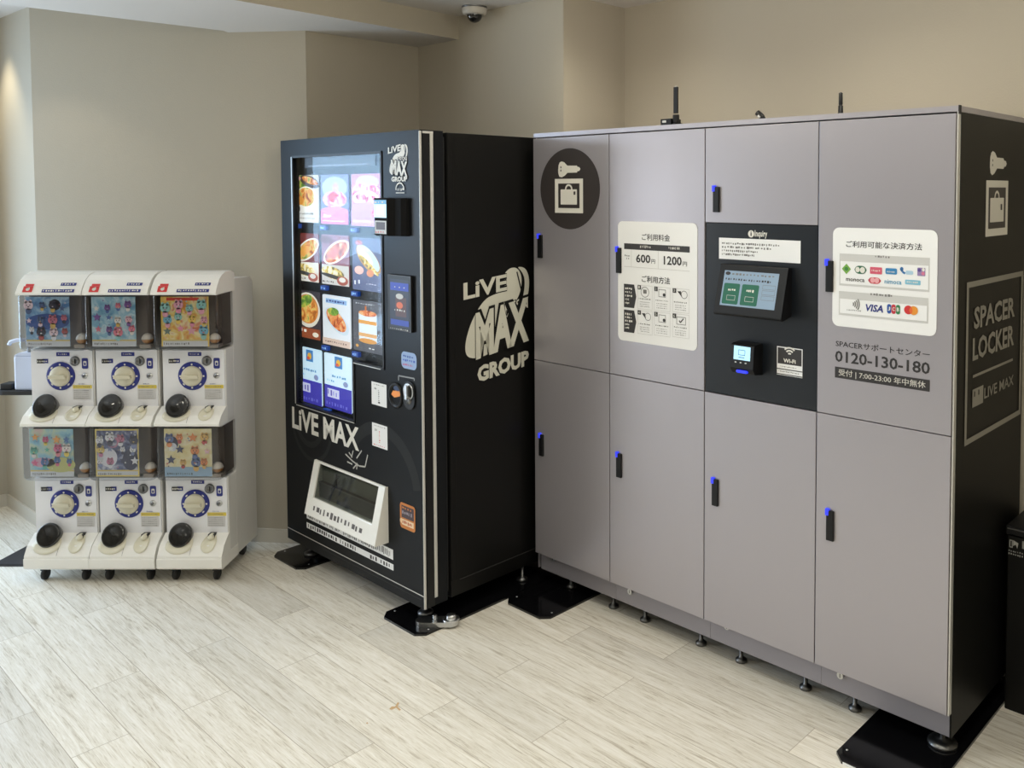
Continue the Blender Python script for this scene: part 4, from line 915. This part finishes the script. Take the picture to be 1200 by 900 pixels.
def gachapon(i):
    lab = ['leftmost white capsule toy machine of the three, beside the hand sanitizer stand', 'middle white capsule toy machine of the three, with a dark card in its lower window', 'rightmost white capsule toy machine of the three, with yellow cards in both windows'][i]
    t = thing('capsule_toy_machine', (GX[i], GY, 0), 0.0, lab, 'capsule toy machine', 'capsule toy machines in a row')
    w = GW-0.0065; PY = 0.078; DY = 0.155; BY = 0.36
    # body: back box plus the blocks behind each panel
    mb = MB(); mb.prism([(DY, 0.068), (BY, 0.068), (BY, 1.215), (BY-0.03, 1.232), (DY+0.02, 1.238), (DY, 1.225)], 0, w, gside, 'x')
    for a, b in ((0.068, 0.425), (0.655, 0.958)): mb.box(0.0, w, PY+0.002, DY+0.002, a, b, gside)
    mb.box(0.0, w, 0.03, DY, 0.645, 0.665, gside)
    mb.build('body', t, bevel=0.004)
    for tier, (zt0, zp0, zp1, zd0, zd1) in enumerate(((0.109, 0.187, 0.422, 0.428, 0.650), (0.654, 0.718, 0.955, 0.960, 1.190))):
        n = i + (3 if tier == 0 else 0)
        # front panel with dial, slot, labels
        mb = MB(); mb.box(0.004, w-0.004, PY-0.004, PY+0.003, zp0-0.01, zp1, gpanel)
        S = Sheet(mb, lambda a, z, hh: (a, PY-0.004-hh, z)); H = zp1-zp0
        S.rect(w*.42, w*.63, zp1-0.026, zp1-0.010, navy); S.up(); S.scribble(w*.45, w*.6, zp1-0.021, zp1-0.015, white_p, 5, .8)
        S.rect(w*.11, w*.23, zp1-0.056, zp1-0.038, ink); S.rect(w*.2, w*.29, zp1-0.055, zp1-0.037, navy); S.up(); S.scribble(w*.12, w*.28, zp1-0.051, zp1-0.043, white_p, 5, .8)
        S.rect(w*.82, w*.92, zp1-0.078, zp1-0.034, navy, r=0.006); S.up(); S.rect(w*.845, w*.895, zp1-0.066, zp1-0.046, white_p, r=0.003); S.up(); S.oval(w*.87, zp1-0.058, 0.004, 0.006, navy, 10)
        S.rect(w*.67, w*.97, zp1-0.160, zp1-0.146, yellow); S.rect(w*.67, w*.95, zp1-0.205, zp1-0.160, pm(206, 204, 204)); S.scribble(w*.76, w*.86, zp1-0.143, zp1-0.139, navy, 4); S.up()
        S.scribble(w*.69, w*.95, zp1-0.156, zp1-0.150, ink2, 9)
        for k in range(5): S.scribble(w*.69, w*.93, zp1-0.170-0.008*k, zp1-0.166-0.008*k, ink2, 8, .8)
        FP = mb.build('front_panel', t)
        cx, cz = w*.485, zp1-0.108
        mb = MB(); mb.lathe([(0.040, -0.001), (0.058, -0.001), (0.059, -0.004), (0.055, -0.007), (0.040, -0.006)], (cx, PY-0.003, cz), navy, 32, 'y')
        S = Sheet(mb, lambda a, z, hh: (a, PY-0.0105-hh, z))
        for k in range(8):
            q = PI/2+k*PI/4; S.oval(cx+0.048*math.cos(q), cz+0.048*math.sin(q), 0.006 if k % 2 else 0.004, 0.003 if k % 2 else 0.004, white_p, 10, q+PI/2)
        mb.build('dial_ring', FP, label='navy dial ring')
        mb = MB(); mb.lathe([(0.042, 0.0), (0.041, -0.014), (0.036, -0.019), (1e-4, -0.019)], (cx, PY-0.004, cz), knob_m, 32, 'y')
        mb.prism([(cx-0.036, cz-0.006), (cx+0.036, cz-0.006), (cx+0.032, cz+0.007), (cx-0.032, cz+0.007)], PY-0.037, PY-0.020, knob_m, 'y')
        mb.build('dial', FP, bevel=0.002, label='ivory dial')
        mb = MB(); sx, sz = w*.715, zp1-0.046
        mb.lathe([(0.020, 0.0), (0.020, -0.005), (0.012, -0.007), (0.010, -0.003), (1e-4, -0.003)], (sx, PY-0.004, sz), dsteel, 24, 'y'); mb.box(sx-0.0015, sx+0.0015, PY-0.0085, PY-0.006, sz-0.010, sz+0.010, gap_m)
        mb.build('coin_slot', FP, label='grey round coin slot')
        mb = MB(); mb.lathe([(0.012, 0.0), (0.012, -0.004), (1e-4, -0.005)], (w*.865, PY-0.004, zp1-0.107), steel, 18, 'y'); mb.lathe([(0.006, -.0045), (0.006, -.0062), (1e-4, -.0064)], (w*.865, PY-0.004, zp1-0.107), dsteel, 12, 'y')
        mb.build('key_lock', FP)
        # tray that leans forward
        mb = MB(); zt1 = zp0
        lean = [(PY+0.005, zt0), (0.0, zt0), (0.0, zt0+0.012), (0.022, zt0+(zt1-zt0)*.62), (PY-0.008, zt1+0.004), (PY+0.005, zt1+0.004)]
        mb.prism(lean, -0.001, w+0.003, gwhite, 'x')
        if tier == 0:
            mb.prism([(DY, 0.066), (0.004, 0.066), (-0.003, 0.074), (-0.004, 0.112), (DY, 0.112)], -0.002, w+0.0035, gwhite, 'x')
        A = Vector((0, 0.0, zt0+0.012)); Bv = Vector((0, 0.022, zt0+(zt1-zt0)*.62)); Cv = Vector((0, PY-0.008, zt1+0.004))
        def onlean(a, z, hh):
            f = 0.0
            if z <= Bv.z: f = (z-A.z)/(Bv.z-A.z); P = A+(Bv-A)*f; d = (Bv-A).normalized()
            else: f = (z-Bv.z)/(Cv.z-Bv.z); P = Bv+(Cv-Bv)*f; d = (Cv-Bv).normalized()
            return (a, P.y-d.z*hh, P.z+d.y*hh)
        TR = mb.build('tray', t, bevel=0.005)
        mb = MB(); S = Sheet(mb, onlean, 0.0012); S.rect(w*.5, w*.504, zt0+0.014, Bv.z, gap_m)
        mb.build('seam', TR)
        # scoop: a shallow cream dish let into the tray, and the coin cup
        mb = MB()
        def dish(cx, rx, za, zb_, m, depth):
            zc = (za+zb_)/2; rz = (zb_-za)/2; vs = []; sg = 24
            rings = ((1.0, 0.0010), (0.95, 0.0050), (0.72, 0.0016), (0.0, 0.0012))
            for f, h in rings:
                for k in range(sg):
                    q = 2*PI*k/sg; vs.append(onlean(cx+rx*f*math.cos(q), zc+rz*f*math.sin(q), h))
            mb.add(vs, [(r*sg+k, r*sg+(k+1) % sg, (r+1)*sg+(k+1) % sg, (r+1)*sg+k) for r in range(3) for k in range(sg)], m, True)
        dish(w*.30, w*.215, zt0+0.018, zt1+0.002, cream, 0.01); mb.build('scoop', TR, label='cream scoop')
        mb = MB(); dish(w*.76, w*.115, zt0+0.022, zt1+0.002, cream, 0.01); mb.prism([(0.0, 0), (0.0, 0)][:0] or [(w*.70, zt1-0.030), (w*.83, zt1-0.026), (w*.815, zt1+0.006), (w*.715, zt1+0.006)], PY-0.030, PY-0.004, black, 'y')
        mb.lathe([(1e-4, -0.016), (0.010, -0.014), (0.012, -0.004), (0.012, 0.012)], (w*.77, PY-0.030, zt1-0.004), cream, 14, 'y'); mb.build('coin_cup', TR)
        # dark round flap of the capsule chute
        mb = MB(); cz2 = zt1+0.013 if tier else zt1+0.008
        mb.lathe([(0.040, 0.034), (0.046, 0.010), (0.047, -0.004), (0.043, -0.008), (0.036, -0.006), (0.020, -0.012), (1e-4, -0.014)], (0, 0, 0), chute, 32, 'y'); mb.v = [(w*.30+x, PY-0.041+y*0.9+z*0.42, cz2+z*0.95-y*0.42) for x, y, z in mb.v]; mb.build('chute_flap', t, label='dark round chute flap')
        # display window: dark case, card, clear cover
        mb = MB(); mb.box(0.008, w-0.008, 0.070, DY+0.004, zd0+0.012, zd1, inner_d); mb.build('inner_case', t, label='dark inner case')
        mb = MB(); ca0, ca1 = w*.10, w*.78; h = zd1-zd0
        S = Sheet(mb, lambda a, z, hh: (a, 0.020-hh, z)); za, zb_ = zd0+h*.08, zd1-h*.04
        if i == 2: ca0, ca1 = w*.12, w*.86
        S.plate(ca0, ca1, za, zb_, card_blue[n], t=0.002); cw = ca1-ca0; ch_ = zb_-za
        S.rect(ca0, ca1, za, za+ch_*.11, pm(214, 216, 220)); S.rect(ca0, ca1, za+ch_*.11, za+ch_*.14, pm(222, 200, 120)); S.up(); S.scribble(ca0+cw*.05, ca0+cw*.6, za+ch_*.03, za+ch_*.08, ink2, 12)
        if n == 2: S.rect(ca0+cw*.12, ca1-cw*.2, zb_-ch_*.08, zb_-ch_*.02, pm(214, 70, 50)); S.rect(ca0, ca0+cw*.03, za, zb_, pm(236, 200, 90)); S.rect(ca1-cw*.03, ca1, za, zb_, pm(236, 200, 90))
        if n == 5: S.rect(ca0, ca1, za, za+ch_*.2, pm(160, 190, 216)); S.oval(ca0+cw*.18, za+ch_*.70, cw*.12, ch_*.14, pm(48, 50, 76), 20); S.up(); S.oval(ca0+cw*.18, za+ch_*.62, cw*.09, ch_*.09, pm(226, 230, 240), 16)
        if n == 0: S.oval(ca0+cw*.5, za+ch_*.5, cw*.5, ch_*.16, pm(66, 96, 160), 24); S.oval(ca0+cw*.68, za+ch_*.84, cw*.13, ch_*.11, pm(44, 42, 56), 20)
        if n == 3: S.oval(ca0+cw*.7, za+ch_*.25, cw*.34, ch_*.16, pm(206, 206, 130), 22); S.oval(ca0+cw*.3, za+ch_*.3, cw*.28, ch_*.1, pm(220, 170, 190), 22)
        if n == 4: S.frame(ca0, ca1, za, zb_, 0.006, pm(232, 210, 120)); S.oval(ca0+cw*.8, za+ch_*.35, cw*.18, ch_*.22, pm(60, 62, 90), 22); S.oval(ca0+cw*.3, za+ch_*.4, cw*.2, ch_*.2, pm(232, 232, 240), 22); S.ring(ca0+cw*.4, za+ch_*.72, cw*.10, cw*.13, pm(206, 140, 170))
        S.up()
        art = ART[n]
        for k in range(12):
            x = ca0+cw*(.12+.76*((k % 4)/3.0)+random.uniform(-.04, .04)); z = za+ch_*(.32+.24*(k//4)+random.uniform(-.04, .04)); r = cw*random.uniform(.06, .11)
            random.shuffle(art)
            (creature if random.random() < .7 else (lambda S, x, z, r, c: star(S, x, z, r, pm(*c[0]))))(S, x, z, r, art)
        for k in range(16): star(S, ca0+cw*random.uniform(.05, .95), za+ch_*random.uniform(.18, .95), cw*random.uniform(.012, .026), pm(*random.choice(art)), 4)
        mb.build('display_card', t)
        mb = MB(); rbox(mb, -0.001, w+0.002, 0.0, DY, zd0, zd1, 0.022, clearp); mb.build('clear_cover', t, label='clear plastic cover')
        # a sample capsule beside the card
        cap = MB(); rx, ry, rz = w*.90, 0.0455, zd0+0.052
        cap.lathe([(1e-4, -.0215)]+[(.0215*math.cos(q), .0215*math.sin(q)) for q in (-1.1, -.7, -.3, -.02)], (0, 0, 0.0222), pm(176, 120, 60), 16); cap.lathe([(.022*math.cos(q), .022*math.sin(q)) for q in (0.02, .35, .8, 1.15)]+[(1e-4, .022)], (0, 0, 0.0222), pm(226, 218, 206), 16); cap.lathe([(.0221, -.002), (.0229, 0), (.0221, .002)], (0, 0, 0.0222), pm(206, 196, 180), 16)
        o = cap.build('toy_capsule', None, (GX[i]+rx, GY+ry, zd0+0.024)); mb = MB()
        tag(o, 'sample capsule behind the %s window of the %s toy machine' % (('lower', 'upper')[tier], ('leftmost', 'middle', 'rightmost')[i]), 'toy capsule', 'sample capsules in the toy machine windows')
        mb.box(rx-0.022, rx+0.022, 0.026, 0.066, zd0+0.010, zd0+0.0245, pm(150, 140, 130)); mb.build('sample_shelf', t)
    # hood
    mb = MB(); hp = [(DY+0.02, 1.188), (0.0, 1.188), (-0.002, 1.196), (0.014, 1.224), (0.034, 1.249), (0.060, 1.266), (0.092, 1.2745), (DY-0.01, 1.2760), (DY+0.02, 1.262)]
    mb.prism(hp, -0.001, w+0.002, gwhite, 'x')
    HD = mb.build('hood', t, bevel=0.004)
    mb = MB(); A = Vector((0, -0.002, 1.196)); Bv = Vector((0, 0.014, 1.224)); Cv = Vector((0, 0.034, 1.249))
    def onhood(a, z, hh):
        P0, P1 = (A, Bv) if z < Bv.z else (Bv, Cv); f = (z-P0.z)/(P1.z-P0.z); P = P0+(P1-P0)*f; d = (P1-P0).normalized()
        return (a, P.y-d.z*hh, P.z+d.y*hh)
    S = Sheet(mb, onhood, 0.0012)
    S.rect(w*.10, w*.25, 1.201, 1.2238, red); S.rect(w*.12, w*.25, 1.2242, 1.232, red); S.up(); S.oval(w*.175, 1.212, 0.008, 0.006, white_p, 12); S.line([(w*.15, 1.214), (w*.2, 1.218)], 0.004, white_p)
    S.h = 0.0012; S.rect(w*.40, w*.90, 1.200, 1.212, navy); S.rect(w*.66, w*.90, 1.2255, 1.236, navy); S.up(); S.scribble(w*.42, w*.88, 1.203, 1.210, white_p, 12, .8); S.scribble(w*.68, w*.88, 1.228, 1.234, white_p, 5, .8)
    mb.build('stickers', HD, label='red and navy stickers')
    # casters
    for x, y in ((0.045, 0.062), (w-0.045, 0.062), (0.045, BY-0.05), (w-0.045, BY-0.05)):
        mb = MB(); mb.box(x-0.014, x+0.014, y-0.012, y+0.014, 0.040, 0.069, rubber); mb.lathe([(1e-4, -0.010), (0.018, -0.010), (0.0245, -0.006), (0.0245, 0.006), (0.018, 0.010), (1e-4, 0.010)], (x, y, 0.0248), rubber, 18, 'x'); mb.build('caster', t)
for i in range(3): gachapon(i)

# ------------------------------------------------------------------ hand sanitizer stand and bottle
SX, SY = -2.53, 3.80
st = thing('sanitizer_stand', (SX, SY, 0), 0, 'black hand sanitizer stand mostly hidden left of the toy machines', 'stand')
mb = MB(); mb.prism([(-0.135, -0.11), (0.115, -0.11), (0.115, 0.12), (-0.115, 0.12)], 0, 0.012, mat('dark_steel_plate', s2l(58, 60, 66), 0.45, 0.3)); mb.build('base_plate', st, bevel=0.003)
tz = on_plane(20, 458, Vector((SX, SY-0.06, 0)), Vector((1, 0, 0)))[1]
mb = MB(); mb.box(0.045, 0.075, 0.055, 0.085, 0.012, tz+0.26, rubber); mb.build('pole', st)
mb = MB(); pts = [(-0.085+0.045*math.cos(q), -0.04+0.05*math.sin(q)) for q in [PI/2+PI*k/8 for k in range(9)]]+[(0.075, -0.09), (0.075, 0.06), (-0.03, 0.06)]
mb.prism(pts, tz-0.012, tz+0.004, rubber); mb.box(-0.115, -0.065, -0.06, -0.0, tz+0.004, tz+0.03, rubber); mb.build('tray', st, bevel=0.003)
bt = thing('sanitizer_bottle', (SX+0.008, SY-0.04, tz+0.004), 0, 'white pump bottle standing on the sanitizer stand tray', 'bottle')
bw = mat('bluish_white_bottle', s2l(206, 214, 234), 0.35)
mb = MB(); mb.box(-0.052, 0.05, -0.035, 0.035, 0, 0.150, bw); mb.prism([(-0.052, 0.150), (0.05, 0.150), (0.03, 0.162), (-0.032, 0.162)], -0.033, 0.033, bw, 'y'); mb.build('body', bt, bevel=0.008)
mb = MB(); mb.cyl((0.0, 0, 0), 0.012, 0.16, 0.195, dsteel); mb.tube([(0.02, 0, 0.212), (-0.03, 0, 0.214), (-0.06, 0, 0.212), (-0.085, 0, 0.204), (-0.092, 0, 0.192)], 0.0085, bw, 10); mb.cyl((0, 0, 0), 0.017, 0.195, 0.222, dsteel); mb.build('pump_head', bt, label='pump head with a curved spout')

# ------------------------------------------------------------------ things on the locker top, camera, bin
LTOP = LZT+0.021
def at_top(px, d):
    o = LO+N*d; s, z = on_plane(px, 140, o, U); return o+U*s
LH = lambda px, py, d: on_plane(px, py, LO+N*d, U)[1]
P = at_top(789, 0.16); r = thing('router', (P.x, P.y, LTOP), YAW, 'small black router with a tall upright antenna on the locker top', 'router')
mb = MB(); mb.box(-0.036, 0.012, -0.03, 0.03, 0, 0.036, black); mb.box(-0.036, 0.028, -0.02, 0.02, 0, 0.02, black); mb.box(-0.028, -0.010, -0.031, -0.029, 0.022, 0.030, pale); mb.build('body', r, bevel=0.004)
mb = MB(); mb.cyl((0.022, -0.012, 0), 0.012, 0.02, 0.05, black); ht = LH(794, 101, 0.16)-LTOP; mb.box(0.012, 0.031, -0.016, -0.008, 0.055, ht-0.004, black); mb.box(0.018, 0.026, -0.016, -0.008, ht-0.004, ht, pale); mb.build('antenna', r, bevel=0.002)
P = at_top(891, 0.16); r = thing('tilted_antenna', (P.x, P.y, LTOP), YAW, 'short black antenna leaning over on the locker top, middle of the three gadgets', 'antenna')
mb = MB(); h = LH(887, 132, 0.16)-LTOP; mb.lathe([(1e-4, 0), (0.018, 0), (0.016, 0.012), (1e-4, 0.014)], (0.008, 0, 0), black, 14); mb.build('base', r)
mb = MB(); mb.tube([(0.012, 0, 0.01), (0.006, 0, h*.6), (-0.012, 0, h)], 0.010, black, 10); mb.tube([(0.004, -0.011, h*.5), (-0.002, -0.011, h*.7)], 0.004, pale, 6); mb.build('stub', r)
P = at_top(985, 0.16); r = thing('thin_antenna', (P.x, P.y, LTOP), YAW, 'thin straight black antenna on the locker top above the end unit', 'antenna')
h = LH(985, 109, 0.16)-LTOP; mb = MB(); mb.lathe([(1e-4, 0), (0.014, 0), (0.012, 0.014), (0.008, 0.018), (0.0075, h*.5), (0.005, h*.52), (0.0065, h*.56), (0.006, h), (1e-4, h+0.003)], (0, 0, 0), black, 12); mb.build('rod', r)
# dome camera on the ceiling
rr = ray(556, 8); tt = (CZ-EYE)/rr.z; CP = Vector((rr.x*tt, rr.y*tt, CZ))
dep = CP.y; rad = 14.3/FPX*dep
cm = thing('dome_camera', (CP.x, CP.y, CZ), 0, 'white dome security camera with a dark lens on the ceiling', 'security camera')
white_c = mat('white_camera_shell', s2l(206, 200, 190), 0.4)
mb = MB(); mb.lathe([(rad*1.02, 0), (rad*1.02, -0.006), (rad*.9, -0.010)], (0, 0, 0), dsteel, 32); mb.lathe([(rad, -0.008), (rad, -rad*.42), (rad*.92, -rad*.62), (rad*.62, -rad*.68), (rad*.6, -rad*.6)], (0, 0, 0), white_c, 32); mb.build('housing', cm)
mb = MB(); mb.lathe([(rad*.62*math.cos(q), -rad*.66-rad*.62*math.sin(q)) for q in [PI/2*k/8 for k in range(8)]]+[(1e-4, -rad*1.28)], (0, 0, 0), chute, 28); mb.build('lens_dome', cm, label='dark lens dome')
# black bin by the locker end
B0 = LO+U*1.706+N*0.372
bn = thing('waste_bin', (B0.x, B0.y, 0), YAW, 'black rectangular waste bin behind the black sided locker end', 'bin')
bh = on_plane(1180, 615, B0, U)[1]
mb = MB(); mb.box(0, 0.34, 0, 0.20, 0, bh-0.03, side_black); mb.build('body', bn, bevel=0.004)
mb = MB(); mb.box(-0.003, 0.343, -0.003, 0.203, bh-0.026, bh, black); mb.box(0.0, 0.34, -0.0045, -0.002, bh-0.010, bh-0.006, dsteel); mb.build('lid', bn, bevel=0.003)
BF = lambda X, Y: on_plane(X, Y, B0, U)
mb = MB(); S = Sheet(mb, lambda a, z, hh: (a, -hh, z)); rb = lambda *a: PXR(BF, *a)
q = rb(1183, 632, 641, 1187); S.frame(*q, 0.003, pm(150, 150, 146)); q = rb(1187.5, 633, 642, 1193.5); S.poly([(q[0], q[3]), (q[1], q[3]-0.006), (q[0]+(q[1]-q[0])*.8, q[2]), (q[0]+(q[1]-q[0])*.5, q[2]+0.012), (q[0], q[2]+0.006)], pm(170, 170, 164))
S.scribble(*rb(1182, 643.5, 645.5, 1200), pm(150, 150, 146), 7); S.scribble(*rb(1182, 647, 649.5, 1200), pm(170, 170, 166), 7, .8); q = rb(1198, 634, 643, 1206); S.rect(*q, pm(150, 150, 146))
mb.build('print', bn, label='small pale symbols and print')
